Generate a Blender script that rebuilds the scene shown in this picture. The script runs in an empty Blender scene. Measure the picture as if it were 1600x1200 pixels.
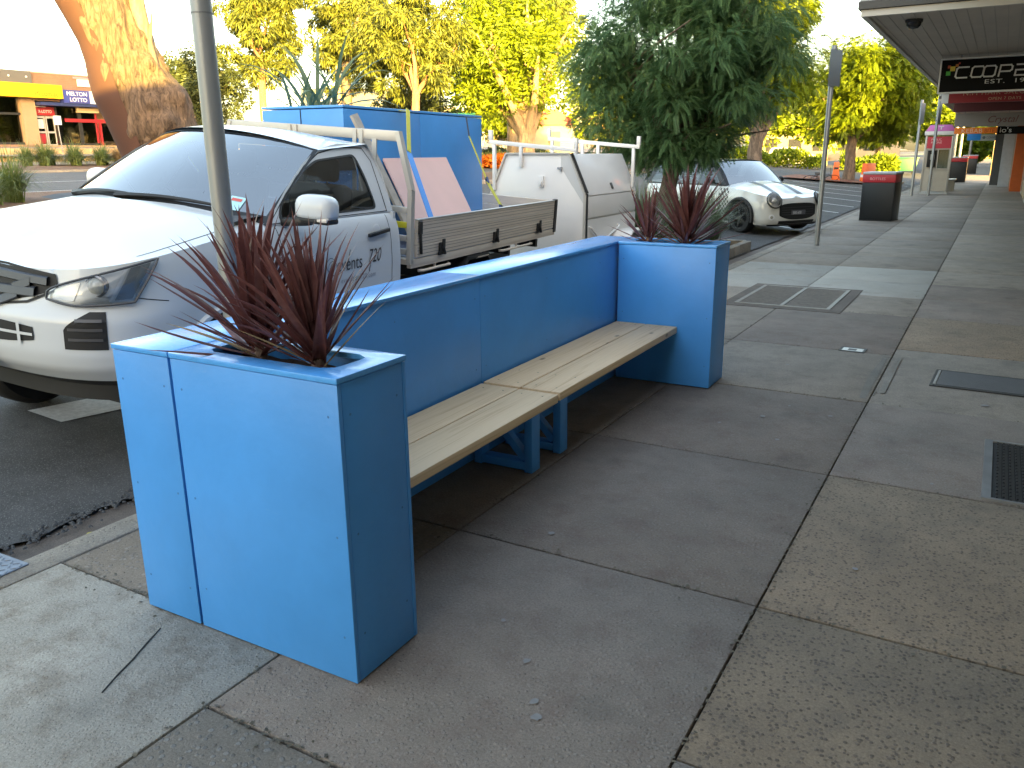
import bpy, bmesh, math, random
import numpy as np
from mathutils import Vector, Matrix, Euler
R = math.radians
rnd = random.Random(7)
rng = np.random.default_rng(11)
scene = bpy.context.scene
COL = scene.collection

# ------------------------------------------------------------------ camera
YAW, PITCH, ROLL = R(-30.27), R(15.706), R(-0.596)
cam_d = bpy.data.cameras.new('camera')
cam_d.sensor_fit = 'HORIZONTAL'; cam_d.sensor_width = 36.0
cam_d.lens = 36.0 * 1275.3 / 1600.0
cam_d.clip_start = 0.05; cam_d.clip_end = 5000
cam = bpy.data.objects.new('camera', cam_d); COL.objects.link(cam)
_f = Vector((math.sin(YAW)*math.cos(PITCH), math.cos(YAW)*math.cos(PITCH), -math.sin(PITCH)))
_r = Vector((math.cos(YAW), -math.sin(YAW), 0)); _u = _r.cross(_f)
_r2 = _r*math.cos(ROLL) + _u*math.sin(ROLL); _u2 = -_r*math.sin(ROLL) + _u*math.cos(ROLL)
cam.matrix_world = Matrix(((_r2.x, _u2.x, -_f.x, 0), (_r2.y, _u2.y, -_f.y, 0), (_r2.z, _u2.z, -_f.z, 1.6), (0, 0, 0, 1)))
scene.camera = cam

# ------------------------------------------------------------------ light
SUN_EL = R(7.3)
SUN_AZ = math.atan2(1.0, -1.0)          # direction towards the sun: +x, -y  (compass angle from +y)
world = bpy.data.worlds.new('World'); scene.world = world; world.use_nodes = True
nt = world.node_tree; nt.nodes.clear()
wo = nt.nodes.new('ShaderNodeOutputWorld'); bg = nt.nodes.new('ShaderNodeBackground')
sky = nt.nodes.new('ShaderNodeTexSky'); sky.sky_type = 'NISHITA'; sky.sun_disc = False
sky.sun_elevation = SUN_EL; sky.sun_rotation = SUN_AZ
sky.air_density = 0.9; sky.dust_density = 3.2; sky.ozone_density = 0.0; sky.altitude = 50
bg.inputs['Strength'].default_value = 0.10
nt.links.new(sky.outputs[0], bg.inputs[0]); nt.links.new(bg.outputs[0], wo.inputs[0])
sun_d = bpy.data.lights.new('sun', 'SUN'); sun_d.energy = 2.9; sun_d.angle = R(0.5); sun_d.color = (1.0, 0.68, 0.16)
sun = bpy.data.objects.new('sun', sun_d); COL.objects.link(sun)
sd = Vector((math.sin(SUN_AZ)*math.cos(SUN_EL), math.cos(SUN_AZ)*math.cos(SUN_EL), math.sin(SUN_EL)))
sun.rotation_euler = sd.to_track_quat('Z', 'Y').to_euler()
sun.location = (20, -20, 12)
vs = scene.view_settings
vs.view_transform = 'Standard'; vs.look = 'None'; vs.gamma = 1.0; vs.use_curve_mapping = False
vs.exposure = 4.0

# ------------------------------------------------------------------ materials
MATS = {}
def nodes_of(m):
    m.use_nodes = True
    n = m.node_tree; n.nodes.clear()
    out = n.nodes.new('ShaderNodeOutputMaterial')
    return n, out
def mat(name, col, rough=0.6, metal=0.0, var=0.0, scale=8.0, bump=0.0, bscale=60.0, spec=0.5, coat=0.0, streak=None, isl=0.0, detail=4.0):
    """principled with colour variation from 3D noise in world position and fine bump"""
    if name in MATS: return MATS[name]
    m = bpy.data.materials.new(name); n, out = nodes_of(m)
    b = n.nodes.new('ShaderNodeBsdfPrincipled'); n.links.new(b.outputs[0], out.inputs[0])
    b.inputs['Base Color'].default_value = (*col, 1); b.inputs['Roughness'].default_value = rough
    b.inputs['Metallic'].default_value = metal; b.inputs['Specular IOR Level'].default_value = spec
    b.inputs['Coat Weight'].default_value = coat; b.inputs['Coat Roughness'].default_value = 0.05
    g = n.nodes.new('ShaderNodeTexCoord')
    src = g.outputs['Object']
    if var or bump:
        mp = n.nodes.new('ShaderNodeMapping'); n.links.new(src, mp.inputs[0])
        if streak: mp.inputs['Scale'].default_value = streak
    if var:
        t = n.nodes.new('ShaderNodeTexNoise'); t.inputs['Scale'].default_value = scale; t.inputs['Detail'].default_value = detail; t.inputs['Roughness'].default_value = 0.65
        n.links.new(mp.outputs[0], t.inputs['Vector'])
        r = n.nodes.new('ShaderNodeMapRange'); n.links.new(t.outputs['Fac'], r.inputs['Value'])
        r.inputs[1].default_value = 0.25; r.inputs[2].default_value = 0.75
        r.inputs[3].default_value = 1 - var; r.inputs[4].default_value = 1 + var
        mx = n.nodes.new('ShaderNodeMix'); mx.data_type = 'RGBA'; mx.blend_type = 'MULTIPLY'; mx.inputs['Factor'].default_value = 1
        mx.inputs['A'].default_value = (*col, 1); n.links.new(r.outputs[0], mx.inputs['B'])
        last = mx.outputs['Result']
        if isl:
            ge = n.nodes.new('ShaderNodeNewGeometry'); r2 = n.nodes.new('ShaderNodeMapRange')
            n.links.new(ge.outputs['Random Per Island'], r2.inputs['Value']); r2.inputs[3].default_value = 1-isl; r2.inputs[4].default_value = 1+isl
            m2 = n.nodes.new('ShaderNodeMix'); m2.data_type = 'RGBA'; m2.blend_type = 'MULTIPLY'; m2.inputs['Factor'].default_value = 1
            n.links.new(last, m2.inputs['A']); n.links.new(r2.outputs[0], m2.inputs['B']); last = m2.outputs['Result']
        n.links.new(last, b.inputs['Base Color'])
        rr = n.nodes.new('ShaderNodeMapRange'); n.links.new(t.outputs['Fac'], rr.inputs['Value'])
        rr.inputs[3].default_value = max(0.02, rough-0.12*var*3); rr.inputs[4].default_value = min(1, rough+0.12*var*3)
        n.links.new(rr.outputs[0], b.inputs['Roughness'])
    if bump:
        t2 = n.nodes.new('ShaderNodeTexNoise'); t2.inputs['Scale'].default_value = bscale; t2.inputs['Detail'].default_value = 5
        n.links.new(mp.outputs[0], t2.inputs['Vector'])
        bp = n.nodes.new('ShaderNodeBump'); bp.inputs['Strength'].default_value = bump; bp.inputs['Distance'].default_value = 0.01
        n.links.new(t2.outputs['Fac'], bp.inputs['Height']); n.links.new(bp.outputs[0], b.inputs['Normal'])
    MATS[name] = m; return m

def leaf_mat(name, col, col2, trans=0.35, rough=0.5, clump=1.2):
    if name in MATS: return MATS[name]
    m = bpy.data.materials.new(name); n, out = nodes_of(m)
    ge = n.nodes.new('ShaderNodeNewGeometry'); tc = n.nodes.new('ShaderNodeTexCoord')
    t = n.nodes.new('ShaderNodeTexNoise'); t.inputs['Scale'].default_value = clump; t.inputs['Detail'].default_value = 2
    n.links.new(tc.outputs['Object'], t.inputs['Vector'])
    ad = n.nodes.new('ShaderNodeMath'); ad.operation = 'MULTIPLY_ADD'; ad.inputs[1].default_value = 0.55; n.links.new(ge.outputs['Random Per Island'], ad.inputs[0])
    mr = n.nodes.new('ShaderNodeMapRange'); n.links.new(t.outputs['Fac'], mr.inputs['Value']); mr.inputs[1].default_value = .3; mr.inputs[2].default_value = .7; mr.inputs[4].default_value = .45
    n.links.new(mr.outputs[0], ad.inputs[2])
    mx = n.nodes.new('ShaderNodeMix'); mx.data_type = 'RGBA'; mx.inputs['A'].default_value = (*col, 1); mx.inputs['B'].default_value = (*col2, 1)
    n.links.new(ad.outputs[0], mx.inputs['Factor'])
    b = n.nodes.new('ShaderNodeBsdfPrincipled'); b.inputs['Roughness'].default_value = rough; b.inputs['Specular IOR Level'].default_value = 0.3
    n.links.new(mx.outputs['Result'], b.inputs['Base Color'])
    tr = n.nodes.new('ShaderNodeBsdfTranslucent'); n.links.new(mx.outputs['Result'], tr.inputs[0])
    ms = n.nodes.new('ShaderNodeMixShader'); ms.inputs[0].default_value = trans
    n.links.new(b.outputs[0], ms.inputs[1]); n.links.new(tr.outputs[0], ms.inputs[2]); n.links.new(ms.outputs[0], out.inputs[0])
    MATS[name] = m; return m

def glass_mat(name, tint=(0.35, 0.42, 0.42), rough=0.01, refl=1.0, ior=1.6):
    if name in MATS: return MATS[name]
    m = bpy.data.materials.new(name); n, out = nodes_of(m)
    tr = n.nodes.new('ShaderNodeBsdfTransparent'); tr.inputs[0].default_value = (*tint, 1)
    gl = n.nodes.new('ShaderNodeBsdfGlossy'); gl.inputs['Roughness'].default_value = rough; gl.inputs[0].default_value = (refl, refl, refl, 1)
    fr = n.nodes.new('ShaderNodeFresnel'); fr.inputs[0].default_value = ior
    ms = n.nodes.new('ShaderNodeMixShader'); n.links.new(fr.outputs[0], ms.inputs[0])
    n.links.new(tr.outputs[0], ms.inputs[1]); n.links.new(gl.outputs[0], ms.inputs[2]); n.links.new(ms.outputs[0], out.inputs[0])
    MATS[name] = m; return m

def concrete(name, base, dark, peb=0.0, pebcol=(0.05, 0.045, 0.04), pscale=38, stain=(0.12, 0.09, 0.06), stain_amt=0.4, rough=0.8):
    """footpath concrete: blotchy tone, fine sand speckle, optional exposed pebbles, irregular stains; world-space so nothing repeats"""
    if name in MATS: return MATS[name]
    m = bpy.data.materials.new(name); n, out = nodes_of(m)
    b = n.nodes.new('ShaderNodeBsdfPrincipled'); n.links.new(b.outputs[0], out.inputs[0]); b.inputs['Roughness'].default_value = rough
    b.inputs['Specular IOR Level'].default_value = 0.35
    ge = n.nodes.new('ShaderNodeNewGeometry'); P = ge.outputs['Position']
    oi = n.nodes.new('ShaderNodeObjectInfo')
    def noise(sc, det=4, ro=.6):
        t = n.nodes.new('ShaderNodeTexNoise'); t.inputs['Scale'].default_value = sc; t.inputs['Detail'].default_value = det; t.inputs['Roughness'].default_value = ro
        n.links.new(P, t.inputs['Vector']); return t.outputs['Fac']
    def rng_(v, a, bb, c, d):
        r = n.nodes.new('ShaderNodeMapRange'); n.links.new(v, r.inputs['Value'])
        for i, q in enumerate((a, bb, c, d)): r.inputs[i+1].default_value = q
        return r.outputs[0]
    def mix(fac, A, B, mode='MIX'):
        x = n.nodes.new('ShaderNodeMix'); x.data_type = 'RGBA'; x.blend_type = mode
        for nm, v in (('Factor', fac), ('A', A), ('B', B)):
            if isinstance(v, tuple): x.inputs[nm].default_value = (*v, 1)
            elif isinstance(v, (int, float)): x.inputs[nm].default_value = v
            else: n.links.new(v, x.inputs[nm])
        return x.outputs['Result']
    c = mix(rng_(noise(1.7, 5, .7), .3, .7, 0, 1), dark, base)
    c = mix(rng_(noise(5.5, 6, .75), .48, .72, 0, stain_amt), c, stain)
    c = mix(1.0, c, rng_(noise(120, 3, .8), .3, .7, .72, 1.28), 'MULTIPLY')
    c = mix(1.0, c, rng_(oi.outputs['Random'], 0, 1, .86, 1.14), 'MULTIPLY')
    c = mix(rng_(noise(1.9, 3, .6), .60, .78, 0, .5), c, (.045, .042, .038))
    hgt = noise(160, 4, .7)
    if peb:
        v = n.nodes.new('ShaderNodeTexVoronoi'); v.inputs['Scale'].default_value = pscale; n.links.new(P, v.inputs['Vector'])
        v.inputs['Randomness'].default_value = 1
        mask = rng_(v.outputs['Distance'], .28, .40, 1, 0)
        sel = n.nodes.new('ShaderNodeSeparateColor'); n.links.new(v.outputs['Color'], sel.inputs[0])
        s2 = rng_(sel.outputs[0], .12, .30, 0, 1)
        mm = n.nodes.new('ShaderNodeMath'); mm.operation = 'MULTIPLY'; n.links.new(mask, mm.inputs[0]); n.links.new(s2, mm.inputs[1])
        pc = mix(sel.outputs[1], pebcol, tuple(x*2.6 for x in pebcol))
        m3 = n.nodes.new('ShaderNodeMath'); m3.operation = 'MULTIPLY'; m3.inputs[1].default_value = peb; n.links.new(mm.outputs[0], m3.inputs[0])
        c = mix(m3.outputs[0], c, pc)
        ah = n.nodes.new('ShaderNodeMath'); ah.operation = 'MULTIPLY_ADD'; ah.inputs[1].default_value = 1.2; n.links.new(mm.outputs[0], ah.inputs[0]); n.links.new(hgt, ah.inputs[2]); hgt = ah.outputs[0]
    n.links.new(c, b.inputs['Base Color'])
    bp = n.nodes.new('ShaderNodeBump'); bp.inputs['Strength'].default_value = .55; bp.inputs['Distance'].default_value = 0.004
    n.links.new(hgt, bp.inputs['Height']); n.links.new(bp.outputs[0], b.inputs['Normal'])
    MATS[name] = m; return m

def wood_mat(name, a, b_):
    if name in MATS: return MATS[name]
    m = bpy.data.materials.new(name); n, out = nodes_of(m)
    b = n.nodes.new('ShaderNodeBsdfPrincipled'); n.links.new(b.outputs[0], out.inputs[0]); b.inputs['Roughness'].default_value = .6
    tc = n.nodes.new('ShaderNodeTexCoord'); oi = n.nodes.new('ShaderNodeObjectInfo')
    mp = n.nodes.new('ShaderNodeMapping'); mp.inputs['Scale'].default_value = (20, .6, 20); n.links.new(tc.outputs['Object'], mp.inputs[0])
    cm = n.nodes.new('ShaderNodeCombineXYZ'); 
    for i in range(3): n.links.new(oi.outputs['Random'], cm.inputs[i])
    sc = n.nodes.new('ShaderNodeVectorMath'); sc.operation = 'SCALE'; sc.inputs['Scale'].default_value = 37; n.links.new(cm.outputs[0], sc.inputs[0])
    n.links.new(sc.outputs[0], mp.inputs['Location'])
    t = n.nodes.new('ShaderNodeTexNoise'); t.inputs['Scale'].default_value = 1.6; t.inputs['Detail'].default_value = 3; t.inputs['Distortion'].default_value = 1.2
    n.links.new(mp.outputs[0], t.inputs['Vector'])
    w = n.nodes.new('ShaderNodeMath'); w.operation = 'MULTIPLY'; w.inputs[1].default_value = 10; n.links.new(t.outputs['Fac'], w.inputs[0])
    s = n.nodes.new('ShaderNodeMath'); s.operation = 'SINE'; n.links.new(w.outputs[0], s.inputs[0])
    r = n.nodes.new('ShaderNodeMapRange'); n.links.new(s.outputs[0], r.inputs['Value']); r.inputs[1].default_value = -1; r.inputs[2].default_value = 1
    mx = n.nodes.new('ShaderNodeMix'); mx.data_type = 'RGBA'; mx.inputs['A'].default_value = (*a, 1); mx.inputs['B'].default_value = (*b_, 1); n.links.new(r.outputs[0], mx.inputs['Factor'])
    v = n.nodes.new('ShaderNodeTexVoronoi'); v.inputs['Scale'].default_value = 3.1; 
    mp2 = n.nodes.new('ShaderNodeMapping'); mp2.inputs['Scale'].default_value = (1.6, .8, 1.6); n.links.new(tc.outputs['Object'], mp2.inputs[0]); n.links.new(sc.outputs[0], mp2.inputs['Location']); n.links.new(mp2.outputs[0], v.inputs['Vector'])
    r2 = n.nodes.new('ShaderNodeMapRange'); n.links.new(v.outputs['Distance'], r2.inputs['Value']); r2.inputs[1].default_value = .03; r2.inputs[2].default_value = .09; r2.inputs[3].default_value = .75; r2.inputs[4].default_value = 0
    mx2 = n.nodes.new('ShaderNodeMix'); mx2.data_type = 'RGBA'; mx2.inputs['B'].default_value = (.09, .045, .018, 1); n.links.new(r2.outputs[0], mx2.inputs['Factor']); n.links.new(mx.outputs['Result'], mx2.inputs['A'])
    n.links.new(mx2.outputs['Result'], b.inputs['Base Color'])
    MATS[name] = m; return m

# ------------------------------------------------------------------ mesh helpers
class MB:
    def __init__(s): s.bm = bmesh.new()
    def box(s, x0, x1, y0, y1, z0, z1, M=None):
        v = [s.bm.verts.new((x, y, z)) for x in (x0, x1) for y in (y0, y1) for z in (z0, z1)]
        if M is not None:
            for q in v: q.co = M @ q.co
        for f in ((0, 1, 3, 2), (4, 6, 7, 5), (0, 4, 5, 1), (2, 3, 7, 6), (0, 2, 6, 4), (1, 5, 7, 3)):
            s.bm.faces.new([v[i] for i in f])
        return s
    def bar(s, a, b, w, h=None, up=(0, 0, 1)):
        a = Vector(a); b = Vector(b); h = h or w; d = (b-a).normalized(); up = Vector(up)
        if abs(d.dot(up)) > .98: up = Vector((0, 1, 0))
        x = d.cross(up).normalized(); z = x.cross(d)
        v = []
        for p in (a, b):
            for sx, sz in ((-1, -1), (1, -1), (1, 1), (-1, 1)):
                v.append(s.bm.verts.new(p + x*sx*w/2 + z*sz*h/2))
        for f in ((0, 3, 2, 1), (4, 5, 6, 7), (0, 1, 5, 4), (1, 2, 6, 5), (2, 3, 7, 6), (3, 0, 4, 7)): s.bm.faces.new([v[i] for i in f])
        return s
    def tube(s, pts, rad, seg=10, cap=True):
        pts = [Vector(p) for p in pts]; n = len(pts)
        rad = [rad]*n if isinstance(rad, (int, float)) else rad
        rings = []; prev = None
        for i, p in enumerate(pts):
            d = (pts[min(i+1, n-1)] - pts[max(i-1, 0)]).normalized()
            if prev is None:
                up = Vector((0, 0, 1)) if abs(d.z) < .9 else Vector((1, 0, 0))
                x = d.cross(up).normalized()
            else: x = (prev - d*prev.dot(d)).normalized()
            prev = x; y = d.cross(x)
            rings.append([s.bm.verts.new(p + (x*math.cos(2*math.pi*k/seg) + y*math.sin(2*math.pi*k/seg))*rad[i]) for k in range(seg)])
        for a, b in zip(rings, rings[1:]):
            for k in range(seg): s.bm.faces.new((a[k], a[(k+1) % seg], b[(k+1) % seg], b[k]))
        if cap: s.bm.faces.new(rings[0][::-1]); s.bm.faces.new(rings[-1])
        return s
    def lathe(s, prof, axis='z', c=(0, 0, 0), seg=24, cap=True):
        c = Vector(c); rings = []
        for r, h in prof:
            ring = []
            for k in range(seg):
                a = 2*math.pi*k/seg; u, v = r*math.cos(a), r*math.sin(a)
                p = (u, v, h) if axis == 'z' else ((h, u, v) if axis == 'x' else (v, h, u))
                ring.append(s.bm.verts.new(c + Vector(p)))
            rings.append(ring)
        for a, b in zip(rings, rings[1:]):
            for k in range(seg): s.bm.faces.new((a[k], a[(k+1) % seg], b[(k+1) % seg], b[k]))
        if cap and prof[0][0] > 1e-6: s.bm.faces.new(rings[0][::-1])
        if cap and prof[-1][0] > 1e-6: s.bm.faces.new(rings[-1])
        return s
    def prism(s, poly, d, o=(0, 0, 0), ax=(1, 0, 0), ay=(0, 0, 1), dn=(0, 1, 0)):
        o = Vector(o); ax = Vector(ax); ay = Vector(ay); dn = Vector(dn)*d
        a = [s.bm.verts.new(o + ax*x + ay*y) for x, y in poly]; b = [s.bm.verts.new(v.co + dn) for v in a]
        s.bm.faces.new(a); s.bm.faces.new(b[::-1]); k = len(a)
        for i in range(k): s.bm.faces.new((a[i], b[i], b[(i+1) % k], a[(i+1) % k]))
        return s
    def grid(s, fn, nu, nv, keep=None):
        V = [[s.bm.verts.new(fn(i/nu, j/nv)) for j in range(nv+1)] for i in range(nu+1)]
        for i in range(nu):
            for j in range(nv):
                if keep and not keep((i+.5)/nu, (j+.5)/nv): continue
                s.bm.faces.new((V[i][j], V[i+1][j], V[i+1][j+1], V[i][j+1]))
        return V
    def ball(s, c, r, seg=10, sc=(1, 1, 1)):
        M = Matrix.Translation(c) @ Matrix.Diagonal((r*sc[0], r*sc[1], r*sc[2], 1))
        bmesh.ops.create_uvsphere(s.bm, u_segments=seg, v_segments=max(4, seg//2+1), radius=1, matrix=M); return s
    def build(s, name, m, parent=None, bevel=0, seg=2, smooth=None, loc=None, solid=0, recalc=True):
        if recalc: bmesh.ops.recalc_face_normals(s.bm, faces=s.bm.faces)
        if bevel:
            es = [e for e in s.bm.edges if len(e.link_faces) == 2 and e.calc_face_angle(0) > .5]
            bmesh.ops.bevel(s.bm, geom=es, offset=bevel, segments=seg, affect='EDGES', profile=.5, clamp_overlap=True)
        loose = [v for v in s.bm.verts if not v.link_faces]
        if loose: bmesh.ops.delete(s.bm, geom=loose, context='VERTS')
        if solid:
            bmesh.ops.solidify(s.bm, geom=list(s.bm.faces), thickness=solid)
        me = bpy.data.meshes.new(name); s.bm.to_mesh(me); s.bm.free()
        return link(name, me, m, parent, smooth if smooth is not None else (35 if (bevel and seg > 1) else None), loc)
def link(name, me, m, parent=None, smooth=None, loc=None):
    ms = m if isinstance(m, (list, tuple)) else [m]
    for q in ms: me.materials.append(q)
    if smooth:
        me.shade_smooth(); me.set_sharp_from_angle(angle=R(smooth))
    o = bpy.data.objects.new(name, me); COL.objects.link(o)
    if parent is not None: o.parent = parent
    if loc is not None: o.location = loc
    return o
def tag(o, label=None, cat=None, group=None, kind=None):
    if label: o['label'] = label
    if cat: o['category'] = cat
    if group: o['group'] = group
    if kind: o['kind'] = kind
    return o
def empty(name, loc=(0, 0, 0), rz=0, label=None, cat=None, group=None, tilt=None):
    o = bpy.data.objects.new(name, None); COL.objects.link(o); o.location = loc
    o.rotation_euler = (tilt[0], tilt[1], rz) if tilt else (0, 0, rz); o.empty_display_size = .1
    return tag(o, label, cat, group)
def dup(root, loc=None, rz=None, label=None, scale=None):
    kids = {}
    for o in COL.objects:
        if o.parent: kids.setdefault(o.parent, []).append(o)
    def cp(o, par):
        c = o.copy(); COL.objects.link(c)
        if par: c.parent = par
        for k in kids.get(o, []): cp(k, c)
        return c
    r = cp(root, None)
    if loc is not None: r.location = loc
    if rz is not None: r.rotation_euler.z = rz
    if scale: r.scale = (scale,)*3
    if label: r['label'] = label
    return r
def np_mesh(name, V, F, m, parent=None, loc=None, smooth=False):
    me = bpy.data.meshes.new(name); V = np.asarray(V, np.float32); F = np.asarray(F, np.int32)
    me.vertices.add(len(V)); me.vertices.foreach_set('co', V.ravel())
    k = F.shape[1]; me.loops.add(F.size); me.loops.foreach_set('vertex_index', F.ravel())
    me.polygons.add(len(F)); me.polygons.foreach_set('loop_start', np.arange(0, F.size, k, dtype=np.int32))
    me.polygons.foreach_set('loop_total', np.full(len(F), k, np.int32)); me.update(calc_edges=True)
    if smooth: me.shade_smooth()
    return link(name, me, m, parent, None, loc)
def text(name, s, size, m, parent, M, extrude=0.002, align='LEFT', space=1.0, sx=1.0, shear=0.0):
    cu = bpy.data.curves.new(name, 'FONT'); cu.body = s; cu.size = size; cu.extrude = extrude; cu.align_x = align; cu.space_character = space; cu.shear = shear
    o = bpy.data.objects.new('tmp', cu); COL.objects.link(o)
    dg = bpy.context.evaluated_depsgraph_get(); me = bpy.data.meshes.new_from_object(o.evaluated_get(dg))
    bpy.data.objects.remove(o); me.name = name
    me.transform(Matrix.Diagonal((sx, 1, 1, 1))); me.transform(M); me.materials.clear()
    return link(name, me, m, parent)
def frame_M(o, x, y):
    x = Vector(x).normalized(); y = Vector(y); y = (y - x*x.dot(y)).normalized(); z = x.cross(y); o = Vector(o)
    return Matrix(((x.x, y.x, z.x, o.x), (x.y, y.y, z.y, o.y), (x.z, y.z, z.z, o.z), (0, 0, 0, 1)))

# terrain across the street (rises to the left)
TX = [-400, -60, -42, -37.6, -37.5, -34.5, -30.4, -30.2, -18.8, -15.0, -9, -6, -3.5]
TZ = [4.2, 2.3, 2.2, 2.0, 1.5, 1.35, 1.24, 1.10, .80, .66, .30, .08, -.065]
def zt(x): return float(np.interp(x, TX, TZ))
# ================================================================== SETTING
asphalt = concrete('asphalt', (.105, .102, .10), (.060, .059, .058), peb=.8, pebcol=(.075, .073, .07), pscale=95, stain=(.035, .033, .031), stain_amt=.55, rough=.85)
pale_c = concrete('pale_concrete', (.40, .35, .285), (.27, .24, .195), peb=.12, pebcol=(.16, .13, .10), pscale=80, stain=(.13, .09, .055), stain_amt=.75)
pale_c2 = concrete('new_concrete', (.42, .395, .345), (.34, .32, .28), stain=(.3, .28, .24), stain_amt=.3)
grey_c = concrete('grey_concrete', (.30, .255, .205), (.215, .182, .148), peb=.12, pebcol=(.1, .09, .08), pscale=60, stain=(.11, .085, .065), stain_amt=.45)
dark_c = concrete('dark_concrete', (.225, .183, .150), (.15, .124, .103), peb=.12, pebcol=(.16, .15, .14), pscale=55, stain=(.12, .075, .06), stain_amt=.55)
aggr_b = concrete('brown_aggregate', (.25, .185, .125), (.17, .126, .087), peb=.75, pebcol=(.05, .038, .03), pscale=60, stain=(.10, .085, .07), stain_amt=.45)
aggr_g = concrete('grey_aggregate', (.22, .177, .135), (.14, .115, .09), peb=.6, pebcol=(.11, .10, .09), pscale=44, stain=(.07, .06, .05), stain_amt=.4)
gutter_c = concrete('gutter_concrete', (.17, .135, .11), (.11, .09, .075), stain=(.05, .045, .04), stain_amt=.6)
kerb_c = concrete('kerb_concrete', (.33, .29, .235), (.22, .195, .16), peb=.15, stain=(.1, .08, .06), stain_amt=.6)
dirt = concrete('bark_mulch', (.16, .10, .065), (.085, .05, .035), peb=.7, pebcol=(.11, .06, .035), pscale=28, stain=(.2, .14, .09), stain_amt=.5, rough=.95)
earth = mat('earth', (.16, .14, .10), .95, var=.3, scale=.4)
white_paint_old = mat('worn_white_paint', (.55, .55, .54), .7, var=.25, scale=30, bump=.3, bscale=150)

# --- far ground sheet
b = MB(); b.grid(lambda u, v: (-1500+3000*u, -1500+3000*v, -.6), 6, 6)
b.build('ground', earth)['kind'] = 'structure'

# --- street: one graded sheet from the gutter to the median
def road_sheet(name, xs, ys, m, edge=None, dz=0.0):
    V = []; F = []
    for i, x in enumerate(xs):
        for j, y in enumerate(ys):
            xx = x
            if edge and i == 0: xx = x + edge(y)
            V.append((xx, y, zt(xx)+dz))
    ny = len(ys)
    for i in range(len(xs)-1):
        for j in range(ny-1): F.append((i*ny+j, (i+1)*ny+j, (i+1)*ny+j+1, i*ny+j+1))
    o = np_mesh(name, V, F, m, smooth=True); o['kind'] = 'structure'; return o
ys = list(np.arange(-1, 9, .06)) + list(np.arange(9, 40, .5)) + list(np.arange(40, 420, 10)); ys = [-60, -40, -20, -8, -4, -2] + ys
_rj = np.random.default_rng(77).normal(size=400)
ragged = lambda y: .018*math.sin(y*5.1)+.014*math.sin(y*13.7+1)+.016*float(_rj[int((y+60)*17) % 400])*(1 if -1 < y < 9 else 0) + (-.03 if y < 1.9 else 0)
o = road_sheet('road', [-3.60, -3.75, -4.5, -6, -9, -12, -15.05], ys, asphalt, ragged)
road_sheet('service_road', [-18.7, -22, -26, -30.25], [-60, -20, 0, 20, 40, 44, 60, 120, 420], asphalt)
road_sheet('plaza', [-37.55, -39, -42, -60, -200], [-60, -20, 0, 20, 40, 60, 120, 420], concrete('plaza_paving', (.28, .24, .2), (.2, .175, .15)))
road_sheet('car_park', [-34.4, -36, -37.5], [-60, 0, 40, 120, 420], grey_c)
b = MB(); b.grid(lambda u, v: (-3.26-.55*u, -60+480*v, -.068-.018*u), 2, 40); b.build('gutter', gutter_c)['kind'] = 'structure'
# loose stones along the broken asphalt edge
gr = np.random.default_rng(9); n = 900
P = np.stack([-3.60+gr.normal(0, .045, n), gr.uniform(-.8, 4.5, n), np.zeros(n)], 1); P[:, 2] = [zt(x)+.004 for x in P[:, 0]]
T = np.array([(-1, -1, 0), (1, -1, 0), (1, 1, 0), (-1, 1, 0), (-.5, -.6, .9), (.6, -.4, 1), (.5, .6, .8), (-.6, .5, 1)])*.006
F = np.array([(4, 5, 6, 7), (0, 1, 5, 4), (1, 2, 6, 5), (2, 3, 7, 6), (3, 0, 4, 7)])
a = gr.uniform(0, 6.28, n); sc = gr.uniform(.5, 1.7, n); V = np.einsum('mij,nj->mni', np.stack([np.stack([np.cos(a), -np.sin(a), a*0], 1), np.stack([np.sin(a), np.cos(a), a*0], 1), np.stack([a*0, a*0, a*0+1], 1)], 1), T)*sc[:, None, None]+P[:, None, :]
o = np_mesh('gravel', V.reshape(-1, 3), (F[None]+(np.arange(n)*8)[:, None, None]).reshape(-1, 4), asphalt); tag(o, 'loose stones along the broken asphalt edge by the gutter', 'gravel', kind='stuff')
# painted lines
def line(name, pts, m, dz=.005):
    V = [(x, y, zt(x)+dz) for x, y in pts]
    o = np_mesh(name, V, [tuple(range(len(V)))], m); o['kind'] = 'structure'; return o
lines = [[(-5.46, 2.93), (-5.10, 2.85), (-3.95, 4.1), (-4.1, 4.35)], ]
line('parking_line', [(-5.24, 2.77), (-4.88, 2.77), (-4.60, 4.1), (-4.92, 4.2)], white_paint_old)
line('parking_line', [(-9.2, 2.9), (-5.75, 3.85), (-5.75, 4.2), (-9.2, 3.25)], white_paint_old)
for i in range(11):     # angled bays beyond the small hatchback
    y = 18.9 + i*2.75
    line('parking_line', [(-3.75, y), (-8.4, y+2.6), (-8.4, y+2.72), (-3.75, y+.12)], white_paint_old)
line('lane_line', [(-24.4, -40), (-24.5, -40), (-24.5, 200), (-24.4, 200)], white_paint_old, .006)
line('edge_line', [(-27.9, -40), (-28.0, -40), (-28.0, 200), (-27.9, 200)], white_paint_old, .006)
line('edge_line', [(-20.2, -40), (-20.3, -40), (-20.3, 200), (-20.2, 200)], white_paint_old, .006)

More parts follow.
